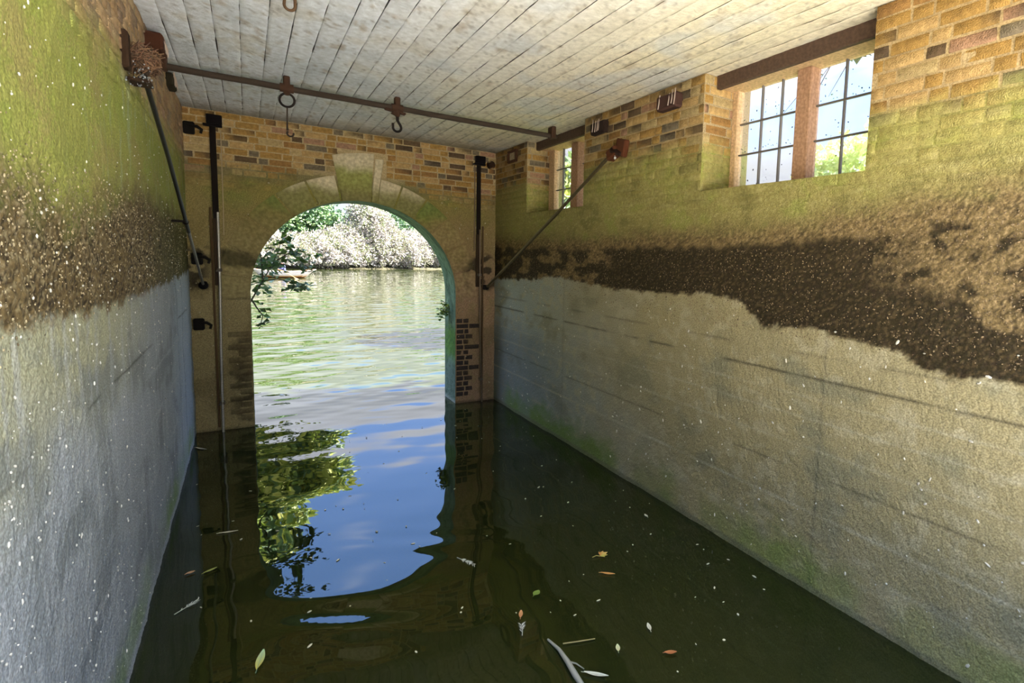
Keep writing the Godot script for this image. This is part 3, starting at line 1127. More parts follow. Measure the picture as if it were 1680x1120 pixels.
func land() -> void:
	var stone_floor := MB.new()
	stone_floor.col = lin(236, 234, 230)
	stone_floor.box(Vector3(1.2, 0.05, 7.9), Vector3(16.0, 1.0, 15.8), 0.03)
	tag(put("floor", stone_floor.mesh(), M.ground), "pale stone landing behind the viewer at the open end of the boathouse", "landing", "", "structure")
	# banks beside the building, and the far bank
	var sides := [
		["ground_right", "grassy bank outside the small windows", [Vector2(XR + WT + 0.02, 0.25), Vector2(60, 0.25), Vector2(60, -18), Vector2(7.5, -16), Vector2(XR + WT + 0.02, -8.0)], 1.1],
		["ground_left", "grassy river bank beyond the left hand wall", [Vector2(-60, 0.25), Vector2(XL - WT - 0.02, 0.25), Vector2(XL - WT - 0.02, -8.0), Vector2(-3.5, -11), Vector2(-5.2, -22), Vector2(-9, -34), Vector2(-60, -40)], 0.7]]
	for s in sides:
		var mb := MB.new()
		mb.col = lin(108, 118, 62)
		var poly: PackedVector2Array = PackedVector2Array(s[2])
		var t := Geometry2D.triangulate_polygon(poly)
		for i in range(0, t.size(), 3):
			var a := Vector3(poly[t[i]].x, s[3], poly[t[i]].y)
			var b := Vector3(poly[t[i + 1]].x, s[3], poly[t[i + 1]].y)
			var c := Vector3(poly[t[i + 2]].x, s[3], poly[t[i + 2]].y)
			if (b - a).cross(c - a).y < 0:
				mb.tri(a, c, b)
			else:
				mb.tri(a, b, c)
		mb.col = lin(92, 84, 56)
		for i in poly.size():
			var a := poly[i]
			var b := poly[(i + 1) % poly.size()]
			var mid := Vector2.ZERO
			for q in poly:
				mid += q / poly.size()
			var out: Vector2 = (b - a).orthogonal()
			if out.dot((a + b) / 2 - mid) < 0:
				var k := a
				a = b
				b = k
			mb.quad(Vector3(b.x, -0.6, b.y), Vector3(a.x, -0.6, a.y), Vector3(a.x, s[3], a.y), Vector3(b.x, s[3], b.y))
		tag(put(s[0], mb.mesh(), M.ground), s[1], "bank", "", "structure")
	var fb := MB.new()
	var p := PackedVector3Array()
	var cc := PackedColorArray()
	var nu := 90
	for j in 9:
		for i in nu:
			var s := -60.0 + 150.0 * i / (nu - 1.0)
			var back := j * j * 0.9 - 0.5
			var y := -0.3 + 1.5 * (1.0 - exp(-back * 0.5)) + 0.25 * no(s * 0.2, back * 0.3) if j > 0 else -0.5
			p.append(Vector3(1.3 + s * 0.84, y, -72.6 - s * 0.55) + Vector3(-0.55, 0, -0.84) * back)
			cc.append(lin(62, 56, 42).lerp(lin(84, 92, 52), clampf(back * 0.2, 0, 1)))
	fb.grid(p, cc, nu, 9)
	tag(put("ground_far", fb.mesh(), M.ground), "low earth bank at the far side of the river under pale bushes", "bank", "", "structure")


func trees() -> void:
	var small := spray_mesh(9, 0.42, 0.11)
	var broad := spray_mesh(8, 0.36, 0.15)
	var pale := [lin(147, 140, 132), lin(153, 147, 143), lin(138, 130, 121), lin(140, 138, 112), lin(104, 112, 72)]
	var green := [lin(84, 112, 66), lin(74, 104, 66), lin(104, 128, 76), lin(66, 92, 62)]
	var yellow := [lin(172, 180, 86), lin(146, 164, 74), lin(188, 190, 104)]
	var on_bank := func(s: float, back: float) -> Vector3: return Vector3(1.3 + s * 0.84 - 0.55 * back, 0.5, -72.6 - s * 0.55 - 0.84 * back)
	# tall greens behind, pale willows in front
	for q in [[-26, 12, 6.5], [-17, 13, 6.0], [-9, 12, 5.5], [-1.5, 13.5, 5.0], [4.5, 13, 4.8], [9.5, 12.5, 4.6], [13.5, 12, 4.4], [25, 12, 4.8], [32, 12, 5.5], [42, 13, 6.0], [54, 12, 6.5]]:
		var h: float = q[1] if q[0] < 12 else q[1] * 0.82
		var r: float = q[2]
		var side := "left" if q[0] < 16.0 else "right"
		var place: int = [-26, -17, -9, -1.5, 4.5, 9.5, 13.5].size() - [-26, -17, -9, -1.5, 4.5, 9.5, 13.5].find(q[0]) if side == "left" else [25, 32, 42, 54].find(q[0]) + 1
		tree("green_tree", "tall green tree on the far bank, %s to the %s of the tallest pale bush" % [ORDINAL[place - 1], side], "tree", "green trees on the far bank", on_bank.call(q[0], 10.0), broad,
			[[Vector3(0, h * 0.52, 0), Vector3(r, h * 0.46, r)], [Vector3(r * 0.5, h * 0.45, 1), Vector3(r * 0.7, h * 0.3, r * 0.7)], [Vector3(-r * 0.5, h * 0.42, 1), Vector3(r * 0.7, h * 0.3, r * 0.7)]], 1500, 1.0, green, 0.3)
	var n := -1
	for q in [[-30, 5.5], [-24, 5.0], [-18, 5.5], [-12, 5.0], [-6.5, 5.2], [-2, 4.4], [1.6, 4.0], [4.6, 3.6], [7.4, 3.8], [10.2, 4.3], [13.2, 5.4], [16.2, 9.4], [18.6, 8.2], [21.4, 5.2], [24.6, 5.2], [28, 6.0], [33, 5.6], [38, 6.5], [44, 6.0], [51, 6.0]]:
		var h: float = q[1]
		var big: bool = h > 8
		n += 1
		tree("pale_willow", "tallest silvery bush on the far bank, rising to the crown of the arch" if h > 9 else "second tallest silvery bush on the far bank, just right of the tallest" if big else "rounded silvery bush at the far water's edge, %s to the %s of the tallest bush" % [ORDINAL[(10 - n) if n < 11 else (n - 11)], "left" if n < 11 else "right"], "bush", "tallest pale bushes on the far bank" if big else "pale bushes along the far bank", on_bank.call(q[0], 2.0 + rng.randf() * 1.5), small,
			[[Vector3(0, h * 0.5, 0), Vector3(2.6, h * 0.48, 2.2)], [Vector3(1.2, h * 0.28, 0.8), Vector3(2.0, h * 0.3, 1.6)], [Vector3(-1.2, h * 0.26, 0.8), Vector3(2.0, h * 0.3, 1.6)]], 1500, 0.75, pale, 0.15)
	# the tree on the left bank whose crown hangs over the river
	tree("overhanging_tree", "yellow green tree on the left bank mirrored in the rippled water", "tree", "", Vector3(-6.2, 0.6, -21.0), broad,
		[[Vector3(0.5, 6.4, 0), Vector3(4.2, 3.0, 3.6)], [Vector3(4.6, 5.2, 0.8), Vector3(3.4, 1.9, 2.4)], [Vector3(6.6, 4.6, 0.4), Vector3(2.4, 1.3, 1.8)]], 3600, 0.62, yellow + yellow + green, 0.35)
	# beyond the windows
	tree("garden_tree", "broad tree outside the right wall shading the small windows", "tree", "", Vector3(9.5, 1.1, -3.4), broad,
		[[Vector3(0, 7.6, 0), Vector3(3.6, 2.6, 4.2)], [Vector3(-2.2, 6.6, 1.4), Vector3(2.4, 1.6, 2.6)], [Vector3(-1.6, 6.4, -2.6), Vector3(2.6, 1.6, 2.6)]], 3600, 0.62, green, 0.3)
	tree("garden_tree", "light green tree outside seen through the right light of the near window", "tree", "", Vector3(15.0, 1.1, -9.9), broad,
		[[Vector3(0, 2.9, 0), Vector3(1.9, 2.2, 1.8)], [Vector3(1.8, 1.8, 1.4), Vector3(1.8, 1.5, 1.6)]], 1500, 0.5, [lin(196, 206, 132), lin(176, 192, 112), lin(206, 214, 160)], 0.14)
	tree("garden_tree", "bushy tree outside seen through the far small window", "tree", "", Vector3(8.0, 1.1, -14.2), broad,
		[[Vector3(0, 2.2, 0), Vector3(2.0, 1.6, 1.6)], [Vector3(-1.4, 1.6, 0.5), Vector3(1.3, 1.2, 1.2)]], 1100, 0.5, yellow + green, 0.12)


# ---------------------------------------------------------------- ironwork
func ring_points(c: Vector3, r: float, a0: float, a1: float, ex: Vector3, ey: Vector3, m := 20) -> Array:
	var out := []
	for i in m + 1:
		var a := lerpf(a0, a1, i / float(m))
		out.append(c + (ex * cos(a) + ey * sin(a)) * r)
	return out


func ironwork() -> void:
	var rust := lin(92, 66, 48)
	var dark := lin(48, 42, 38)
	# the long bar under the ceiling
	var bar := base("iron_bar", Vector3(1.2, 3.5, -5.8))
	tag(bar, "long rusty iron bar spanning the boathouse just under the ceiling", "bar")
	var m := MB.new()
	m.col = lin(84, 70, 56)
	var pts := []
	for i in 25:
		var x := lerpf(-1.71, 1.72, i / 24.0)
		pts.append(Vector3(x, 0.003 * no(x * 2, 1), 0.004 * no(x * 1.5, 5)))
	m.tube(pts, [0.026], 8)
	put("rod", m.mesh(), M.rust, bar)
	for x in [-1.69, 1.66]:
		var b := MB.new()
		b.col = rust
		b.box(Vector3(x, 0.035, 0), Vector3(0.05, 0.13, 0.12), 0.01)
		put("bracket", b.mesh(), M.rust, bar)
	for x in [-0.875, 0.02]:
		var b := MB.new()
		b.col = rust
		b.tube([Vector3(x - 0.05, 0, 0), Vector3(x + 0.05, 0.0, 0)], [0.036], 10)
		b.box(Vector3(x, 0.05, 0), Vector3(0.05, 0.1, 0.06), 0.008)
		put("collar", b.mesh(), M.rust, bar)
	# ring and hook that hang from it
	var ring := base("hanging_ring", Vector3(0.325, 3.462, -5.8))
	tag(ring, "iron ring with a thin hooked stem hanging from the left part of the ceiling bar", "ring")
	m = MB.new()
	m.col = dark
	m.tube(ring_points(Vector3(0, -0.062, 0), 0.056, 0, TAU, Vector3(1, 0, 0.25).normalized(), Vector3.UP, 28), [0.0095], 8)
	put("ring", m.mesh(), M.rust, ring)
	m = MB.new()
	m.col = rust
	m.box(Vector3(0, 0.0, 0), Vector3(0.05, 0.035, 0.05), 0.01)
	m.tube([Vector3(0, 0.04, 0), Vector3(0, -0.02, 0)], [0.018, 0.014], 8)
	put("shackle", m.mesh(), M.rust, ring)
	m = MB.new()
	m.col = lin(86, 72, 60)
	m.tube([Vector3(0, -0.118, 0), Vector3(-0.002, -0.2, 0), Vector3(-0.004, -0.29, 0.0), Vector3(-0.002, -0.315, 0)], [0.006, 0.006, 0.008, 0.012], 6)
	m.tube(ring_points(Vector3(0.018, -0.34, 0), 0.024, PI * 0.75, PI * 2.1, Vector3.RIGHT, Vector3.UP, 12), [0.01, 0.01, 0.009, 0.008], 6)
	put("stem", m.mesh(), M.rust, ring)
	var hook := base("hanging_hook", Vector3(1.222, 3.47, -5.8))
	tag(hook, "rusty J shaped hook hanging from the middle of the ceiling bar", "hook")
	m = MB.new()
	m.col = rust
	m.tube([Vector3(-0.02, 0.0, 0), Vector3(0.0, -0.03, 0), Vector3(0.002, -0.05, 0)], [0.05, 0.03, 0.016], 10)
	m.box(Vector3(-0.02, -0.004, 0), Vector3(0.19, 0.022, 0.05), 0.008, Basis(Vector3.BACK, -0.12))
	put("plate", m.mesh(), M.rust, hook)
	m = MB.new()
	m.col = dark
	m.tube([Vector3(0.0, -0.05, 0), Vector3(0.0, -0.085, 0), Vector3(0.012, -0.105, 0), Vector3(0.028, -0.13, 0)] + ring_points(Vector3(-0.004, -0.152, 0), 0.037, 0.1, -PI * 1.05, Vector3.RIGHT, Vector3.UP, 12) + [Vector3(-0.042, -0.115, 0)], [0.015, 0.014, 0.012, 0.012, 0.011], 8)
	put("hook", m.mesh(), M.rust, hook)
	var eye := base("ceiling_hook", Vector3(0.235, 3.6, -3.75))
	tag(eye, "rusty eye hook fixed to the ceiling at the top edge above the ring", "hook")
	m = MB.new()
	m.col = lin(110, 84, 60)
	m.tube([Vector3(-0.022, 0.01, 0), Vector3(-0.022, -0.1, 0)] + ring_points(Vector3(0, -0.145, 0), 0.026, PI, TAU, Vector3.RIGHT, Vector3.UP, 10) + [Vector3(0.026, -0.06, 0), Vector3(0.02, 0.01, 0)], [0.008], 8)
	put("loop", m.mesh(), M.rust, eye)
	# sliding bolts on the far wall
	for k in 2:
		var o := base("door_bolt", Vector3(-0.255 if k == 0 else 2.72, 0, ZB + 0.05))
		tag(o, "tall iron bolt with a bright lower rod on the far wall left of the arch" if k == 0 else "tall brownish iron bolt on the far wall right of the arch", "bolt")
		var p := MB.new()
		p.col = lin(30, 26, 27)
		p.box(Vector3(0.005, 3.50 if k == 0 else 3.47, -0.01), Vector3(0.14, 0.1, 0.06), 0.008)
		p.box(Vector3(-0.01, 3.435 if k == 0 else 3.405, -0.01), Vector3(0.17, 0.02, 0.09), 0.005)
		put("top_plate", p.mesh(), M.rust, o)
		p = MB.new()
		p.col = lin(44, 36, 30)
		p.box(Vector3(-0.012, 2.93, -0.02), Vector3(0.055, 1.0, 0.035), 0.006)
		p.col = lin(88, 70, 52)
		p.box(Vector3(-0.02, 2.06, -0.022), Vector3(0.05, 0.75, 0.03), 0.006)
		put("channel", p.mesh(), M.rust, o)
		p = MB.new()
		p.col = lin(196, 190, 180) if k == 0 else lin(126, 108, 88)
		p.tube([Vector3(0.004, 2.5, 0.012), Vector3(0.0, 1.75, 0.012), Vector3(-0.016, 0.9, 0.014), Vector3(-0.026, -0.12, 0.02)] if k == 0 else [Vector3(0.0, 2.5, 0.012), Vector3(0.006, 1.2, 0.012), Vector3(0.03, 0.3, 0.014), Vector3(0.048, -0.12, 0.02)], [0.0135], 8)
		put("rod", p.mesh(), M.steel, o)
		for y in [0.34, 1.86]:
			p = MB.new()
			p.col = lin(132, 122, 108)
			var dx: float = (-0.022 if k == 0 else 0.03) if y < 1 else 0.0
			p.box(Vector3(dx, y, 0.0), Vector3(0.05, 0.035, 0.06), 0.006)
			p.ball(Vector3(dx - 0.022, y - 0.012, 0.03), Vector3.ONE * 0.012, Basis(), 6, 4)
			put("guide", p.mesh(), M.rust, o)
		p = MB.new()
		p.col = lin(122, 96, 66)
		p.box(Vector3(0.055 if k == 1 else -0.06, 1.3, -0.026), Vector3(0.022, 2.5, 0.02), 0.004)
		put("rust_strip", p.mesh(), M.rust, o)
	var cord := MB.new()
	cord.col = lin(168, 146, 110)
	cord.tube([Vector3(-0.196, 3.4, ZB + 0.014), Vector3(-0.198, 2.9, ZB + 0.016), Vector3(-0.2, 2.6, ZB + 0.014), Vector3(-0.205, 2.25, ZB + 0.016)], [0.006], 6)
	tag(put("thin_cord", cord.mesh(), M.tint), "thin pale cord hanging beside the left iron bolt", "cord")
	cord = MB.new()
	cord.col = lin(116, 96, 70)
	cord.tube([Vector3(2.655, 3.4, ZB + 0.014), Vector3(2.657, 2.9, ZB + 0.016), Vector3(2.655, 2.2, ZB + 0.016)], [0.008], 6)
	tag(put("thin_cord", cord.mesh(), M.tint), "thin brown cord hanging beside the right iron bolt", "cord")
	# sloping rods on the side walls
	var lr := base("sloping_rod", Vector3(-0.45, 3.07, -4.32))
	tag(lr, "long dark iron rod sloping down the left wall from under the nest", "rod")
	m = MB.new()
	m.col = lin(66, 62, 58)
	var e := Vector3(-0.4, 1.69, -7.68) - lr.position
	m.tube([Vector3.ZERO, e * 0.25 + Vector3(0.008, -0.008, 0), e * 0.6 + Vector3(0.004, -0.004, 0)], [0.014], 8)
	m.col = lin(150, 146, 138)
	m.tube([e * 0.6 + Vector3(0.004, -0.004, 0), e], [0.0125], 8)
	put("rod", m.mesh(), M.steel, lr)
	m = MB.new()
	m.col = lin(30, 27, 25)
	m.ball(e, Vector3(0.045, 0.045, 0.05), Basis(), 12, 8)
	m.box(e + Vector3(0, 0, -0.07), Vector3(0.06, 0.08, 0.08), 0.01)
	put("foot", m.mesh(), M.rust, lr)
	m = MB.new()
	m.col = dark
	m.box(e * 0.545 + Vector3(-0.05, 0.005, 0), Vector3(0.09, 0.02, 0.03), 0.004)
	m.ball(e * 0.545, Vector3.ONE * 0.024, Basis(), 8, 6)
	put("clip", m.mesh(), M.rust, lr)
	var rr := base("sloping_rod", Vector3(2.9, 3.15, -4.58))
	tag(rr, "long olive grey rod sloping down the right wall across the far window", "rod")
	m = MB.new()
	m.col = lin(112, 100, 72)
	e = Vector3(2.8, 1.68, -7.68) - rr.position
	m.tube([Vector3.ZERO, e * 0.35 + Vector3(0.003, -0.01, 0), e * 0.7 + Vector3(0, -0.008, 0), e], [0.017], 8)
	put("rod", m.mesh(), M.steel, rr)
	m = MB.new()
	m.col = lin(46, 40, 34)
	m.ball(e, Vector3(0.035, 0.035, 0.045), Basis(), 10, 8)
	m.box(e + Vector3(0, 0, -0.07), Vector3(0.05, 0.07, 0.09), 0.01)
	put("foot", m.mesh(), M.rust, rr)
	# rusty brackets
	var rb := base("rust_bracket", Vector3(XR, 3.17, -4.5))
	tag(rb, "flaking rusty bracket on the right wall holding the sloping rod", "bracket")
	m = MB.new()
	m.col = lin(110, 62, 36)
	m.box(Vector3(-0.03, 0.02, 0.03), Vector3(0.06, 0.16, 0.16), 0.012, Basis(Vector3.RIGHT, 0.25))
	m.box(Vector3(-0.05, -0.02, -0.08), Vector3(0.09, 0.1, 0.16), 0.014, Basis(Vector3.RIGHT, -0.3))
	put("plate", m.mesh(), M.rust, rb)
	m = MB.new()
	m.col = lin(66, 46, 34)
	m.tube([Vector3(-0.02, -0.01, -0.2), Vector3(-0.075, 0.0, -0.05), Vector3(-0.06, -0.05, 0.06)], [0.03, 0.035, 0.02], 8)
	put("clevis", m.mesh(), M.rust, rb)
	m = MB.new()
	for i in 9:
		m.col = lin(214, 210, 202) * rng.randf_range(0.7, 1.0)
		m.ball(Vector3(-0.06 - 0.02 * rng.randf(), rng.randf_range(-0.09, 0.0), rng.randf_range(-0.2, 0.03)), Vector3(0.008, 0.014, 0.018) * rng.randf_range(0.6, 1.3), Basis(), 6, 4)
	put("dropping", m.mesh(), M.fleck, rb).set_meta("kind", "stuff")
	var boxes := [
		["iron_box", Vector3(XR, 3.455, -3.76), Vector3(0.1, 0.12, 0.27), lin(92, 64, 54), "purplish rusty iron socket high on the right wall between the windows", -1.0],
		["iron_box", Vector3(XR, 3.445, -4.9), Vector3(0.08, 0.12, 0.26), lin(60, 46, 38), "dark rusty iron socket beside the lintel of the far window", -1.0],
		["iron_box", Vector3(XL, 3.5, -5.25), Vector3(0.12, 0.11, 0.27), lin(92, 54, 38), "red brown rusty iron socket above the nest under the ceiling", 1.0],
		["iron_box", Vector3(XL, 3.53, -6.45), Vector3(0.08, 0.11, 0.26), lin(62, 56, 40), "small dark iron socket behind the left end of the ceiling bar", 1.0]]
	for b in boxes:
		var o := base(b[0], b[1])
		tag(o, b[4], "socket")
		var p := MB.new()
		p.col = b[3]
		var sz: Vector3 = b[2]
		p.box(Vector3(b[5] * (sz.x / 2 - 0.02), 0, 0), sz, 0.014)
		put("body", p.mesh(), M.rust, o)
		p = MB.new()
		p.col = lin(170, 150, 132)
		for i in 4:
			var zz := rng.randf_range(-0.12, 0.12)
			p.tube([Vector3(b[5] * sz.x * 0.7, 0.05 + 0.04 * rng.randf(), zz), Vector3(b[5] * (sz.x - 0.014), 0.0, zz + 0.01), Vector3(b[5] * (sz.x - 0.014), -0.03 - 0.02 * rng.randf(), zz)], [0.005], 5)
		put("lime_drip", p.mesh(), M.fleck, o).set_meta("kind", "stuff")
	var nb := base("nest_bracket", Vector3(XL, 3.13, -4.2))
	tag(nb, "rusty upright iron bracket on the left wall holding the nest", "bracket")
	m = MB.new()
	m.col = lin(78, 56, 42)
	m.box(Vector3(0.012, 0.04, -0.02), Vector3(0.04, 0.2, 0.1), 0.01)
	m.box(Vector3(0.06, -0.1, -0.12), Vector3(0.1, 0.02, 0.16), 0.006)
	put("plate", m.mesh(), M.rust, nb)
	# hole and open brick near the far right corner
	var vent := base("wall_vent", Vector3(XR, 3.47, -7.15))
	tag(vent, "small square open brick near the far right corner under the ceiling", "vent")
	m = MB.new()
	m.col = lin(96, 62, 40)
	for q in [[Vector3(0, 0.065, 0), Vector3(0.05, 0.03, 0.3)], [Vector3(0, -0.065, 0), Vector3(0.05, 0.03, 0.3)], [Vector3(0, 0, 0.13), Vector3(0.05, 0.1, 0.05)], [Vector3(0, 0, -0.13), Vector3(0.05, 0.1, 0.05)]]:
		m.box(q[0] + Vector3(-0.01, 0, 0), q[1], 0.008)
	put("rim", m.mesh(), M.brick, vent)
	m = MB.new()
	m.col = lin(196, 176, 140)
	m.box(Vector3(-0.006, 0, 0), Vector3(0.02, 0.1, 0.21), 0.004)
	put("filling", m.mesh(), M.brick, vent)
	var hole := base("pipe_stub", Vector3(2.88, 3.42, ZB + 0.03))
	tag(hole, "short rusty pipe stub in the far right corner beside the bolt plate", "pipe")
	m = MB.new()
	m.col = lin(74, 50, 38)
	m.tube([Vector3(0, 0, -0.05), Vector3(0, 0, 0.03)], [0.055], 14, false)
	m.tube([Vector3(0, 0, 0.03), Vector3(0, 0, -0.05)], [0.04], 14, true)
	put("sleeve", m.mesh(), M.rust, hole)
	var clamps := [[Vector3(-0.47, 3.38, ZB + 0.04), "small black iron clamp in the far left corner near the ceiling"], [Vector3(-0.46, 1.25, ZB + 0.04), "black iron hinge pin low in the far left corner"], [Vector3(-0.45, 1.98, ZB + 0.04), "black rusted iron clamp behind the foot of the left sloping rod"]]
	for q in clamps:
		var o := base("iron_clamp", q[0])
		tag(o, q[1], "clamp")
		var p := MB.new()
		p.col = lin(40, 35, 32)
		p.box(Vector3(0.0, 0, -0.02), Vector3(0.1, 0.13, 0.07), 0.012)
		p.tube([Vector3(0.0, 0.02, 0.0), Vector3(0.07, 0.02, 0.02), Vector3(0.11, -0.01, 0.02), Vector3(0.1, -0.05, 0.02)], [0.018, 0.018, 0.016, 0.012], 7)
		put("body", p.mesh(), M.rust, o)


func nest() -> void:
	var o := base("bird_nest", Vector3(-0.455, 3.1, -4.36))
	o.scale = Vector3(0.62, 0.78, 0.72)
	tag(o, "shaggy brown twig nest spattered white in the corner under the ceiling", "nest")
	var m := MB.new()
	for i in 520:
		var a := rng.randf() * TAU
		var y := rng.randf_range(0.0, 0.15)
		var r := Vector3(0.1, 0, 0.16) * (0.65 + 0.45 * sqrt(y / 0.15)) * rng.randf_range(0.75, 1.1)
		var at := Vector3(cos(a) * r.x, y, sin(a) * r.z)
		at.x = maxf(at.x, -0.115)
		var along := Vector3(-sin(a) + 0.5 * rng.randfn(), rng.randf_range(-1.3, 0.9), cos(a) * 1.2 + 0.5 * rng.randfn()).normalized() * rng.randf_range(0.03, 0.075)
		m.col = lin(120, 84, 58).lerp(lin(40, 26, 20), rng.randf()).lerp(lin(176, 140, 100), 0.3 * rng.randf())
		m.tube([at - along, at + Vector3(cos(a), 0, sin(a)) * 0.012, at + along], [0.0035, 0.004, 0.0025], 4, false)
	put("twig", m.mesh(), M.tint, o).set_meta("kind", "stuff")
	m = MB.new()
	m.col = lin(84, 62, 46)
	m.ball(Vector3(0, 0.06, 0), Vector3(0.085, 0.07, 0.14), Basis(), 14, 8)
	put("cup", m.mesh(), M.tint, o)
	m = MB.new()
	m.col = lin(140, 134, 112)
	m.ball(Vector3(0.03, 0.14, -0.12), Vector3(0.08, 0.055, 0.1), Basis(), 12, 8)
	put("mud_lining", m.mesh(), M.tint, o)
	m = MB.new()
	for i in 60:
		m.col = lin(176, 178, 180) * rng.randf_range(0.35, 1.0)
		m.ball(Vector3(rng.randf_range(-0.11, 0.06), rng.randf_range(-0.12, 0.03), rng.randf_range(-0.02, 0.2)), Vector3.ONE * rng.randf_range(0.003, 0.009), Basis(), 5, 4)
	put("dropping", m.mesh(), M.fleck, o).set_meta("kind", "stuff")


# ---------------------------------------------------------------- plants at the arch
func vine() -> void:
	var kinds := []
	for t in [lin(74, 100, 44), lin(112, 150, 72), lin(126, 158, 128), lin(86, 118, 72), lin(146, 168, 80)]:
		var mb := MB.new()
		mb.col = t
		leaf_into(mb, Vector3.ZERO, Vector3.RIGHT, 1.0, 0.42, 0.0)
		kinds.append(mb.mesh())
	var lf := func(o: Node3D, at: Vector3, size: float, k: int) -> void:
		var n := put("leaf", kinds[k], M.leaf, o)
		n.transform = Transform3D(Basis.from_euler(Vector3(rng.randf_range(-0.9, 0.9), rng.randf() * TAU, rng.randf_range(-0.9, 0.7))).scaled(Vector3.ONE * size), at)
	var o := base("climbing_plant", Vector3(0.03, 1.45, -8.2))
	tag(o, "leafy branch leaning into the arch from the left jamb", "plant")
	var stems := [
		[Vector3(-0.03, -0.02, 0.05), Vector3(0.12, 0.27, 0), Vector3(0.24, 0.5, -0.05), Vector3(0.34, 0.78, -0.05), Vector3(0.4, 0.95, 0)],
		[Vector3(0.12, 0.27, 0), Vector3(0.28, 0.3, 0.05), Vector3(0.45, 0.25, 0.08), Vector3(0.6, 0.16, 0.1)],
		[Vector3(0.0, 0.05, 0.05), Vector3(0.05, -0.05, 0.1), Vector3(0.11, -0.15, 0.1), Vector3(0.08, -0.27, 0.1)],
		[Vector3(0.24, 0.5, -0.05), Vector3(0.4, 0.62, 0), Vector3(0.55, 0.66, 0.05)],
		[Vector3(0.24, 0.5, -0.05), Vector3(0.42, 0.46, 0), Vector3(0.6, 0.4, 0.0)],
		[Vector3(0.12, 0.27, 0), Vector3(0.12, 0.5, 0.0), Vector3(0.1, 0.66, 0.0)]]
	for q in stems:
		var mb := MB.new()
		mb.col = lin(78, 74, 56)
		mb.tube(q, [0.011, 0.008, 0.006, 0.004, 0.003], 6)
		put("stem", mb.mesh(), M.leaf, o)
	for spot in [[Vector3(0.38, 0.78, 0), Vector3(0.1, 0.12, 0.1), 34, [0, 0, 1]], [Vector3(0.42, 0.58, 0), Vector3(0.2, 0.12, 0.12), 66, [0, 0, 3, 1]], [Vector3(0.2, 0.48, 0), Vector3(0.14, 0.16, 0.12), 70, [2, 3, 1]], [Vector3(0.1, 0.25, 0), Vector3(0.1, 0.14, 0.1), 36, [2, 1, 3]],
			[Vector3(0.48, 0.22, 0.08), Vector3(0.13, 0.06, 0.08), 48, [2, 0, 3]], [Vector3(0.09, -0.12, 0.1), Vector3(0.05, 0.13, 0.05), 15, [0, 1]], [Vector3(0.6, 0.42, 0.02), Vector3(0.1, 0.07, 0.08), 18, [0, 0, 3]]]:
		for i in spot[2]:
			var d := Vector3(rng.randfn(), rng.randfn(), rng.randfn()) * 0.55
			lf.call(o, spot[0] + d * spot[1], rng.randf_range(0.06, 0.1), spot[3][rng.randi() % spot[3].size()])
	o = base("wall_plant", Vector3(XA + RA - 0.005, 1.36, -8.1))
	tag(o, "small leafy weed sprouting from the right jamb of the arch", "plant")
	for k in 6:
		var mb := MB.new()
		mb.col = lin(104, 116, 56)
		var tip := Vector3(rng.randf_range(-0.17, -0.04), rng.randf_range(-0.17, 0.17), rng.randf_range(-0.08, 0.08))
		mb.tube([Vector3(0.004, 0, 0), tip * 0.5 + Vector3(0, 0.03, 0), tip], [0.005, 0.004, 0.002], 5)
		put("stem", mb.mesh(), M.leaf, o)
		for i in 13:
			lf.call(o, tip * rng.randf_range(0.3, 1.05) + Vector3(rng.randfn(), rng.randfn(), rng.randfn()) * 0.015, rng.randf_range(0.04, 0.07), [0, 3, 4, 1, 4][rng.randi() % 5])
	# twigs outside the near window
	for q in [[Vector3(3.75, 4.15, -2.35), Vector3(0.03, -0.85, -0.75), "leafy twig hanging outside the right light of the near window"], [Vector3(3.8, 4.1, -3.1), Vector3(0.1, -0.6, -0.9), "thin twig hanging outside the left light of the near window"]]:
		o = base("hanging_twig", q[0])
		tag(o, q[2], "twig")
		var bough := MB.new()
		bough.col = lin(74, 64, 52)
		bough.tube([Vector3.ZERO, Vector3(0.8, 0.9, 0.0), Vector3(3.2, 2.3, -0.2)], [0.01, 0.02, 0.035], 6)
		put("bough", bough.mesh(), M.leaf, o)
		for k in 4:
			var mb := MB.new()
			mb.col = lin(74, 64, 52)
			var e: Vector3 = q[1] + Vector3(rng.randf_range(-0.1, 0.1), rng.randf_range(-0.1, 0.35), rng.randf_range(-0.3, 0.35))
			mb.tube([Vector3.ZERO, e * 0.4 + Vector3(0, 0.08, 0), e * 0.75 + Vector3(0, 0.02, 0.03), e], [0.008, 0.006, 0.004, 0.002], 5)
			put("stem", mb.mesh(), M.leaf, o)
			for i in 6:
				lf.call(o, e * rng.randf_range(0.5, 1.0) + Vector3(rng.randfn(), rng.randfn(), rng.randfn()) * 0.03, rng.randf_range(0.014, 0.03), [3, 0, 2][rng.randi() % 3])


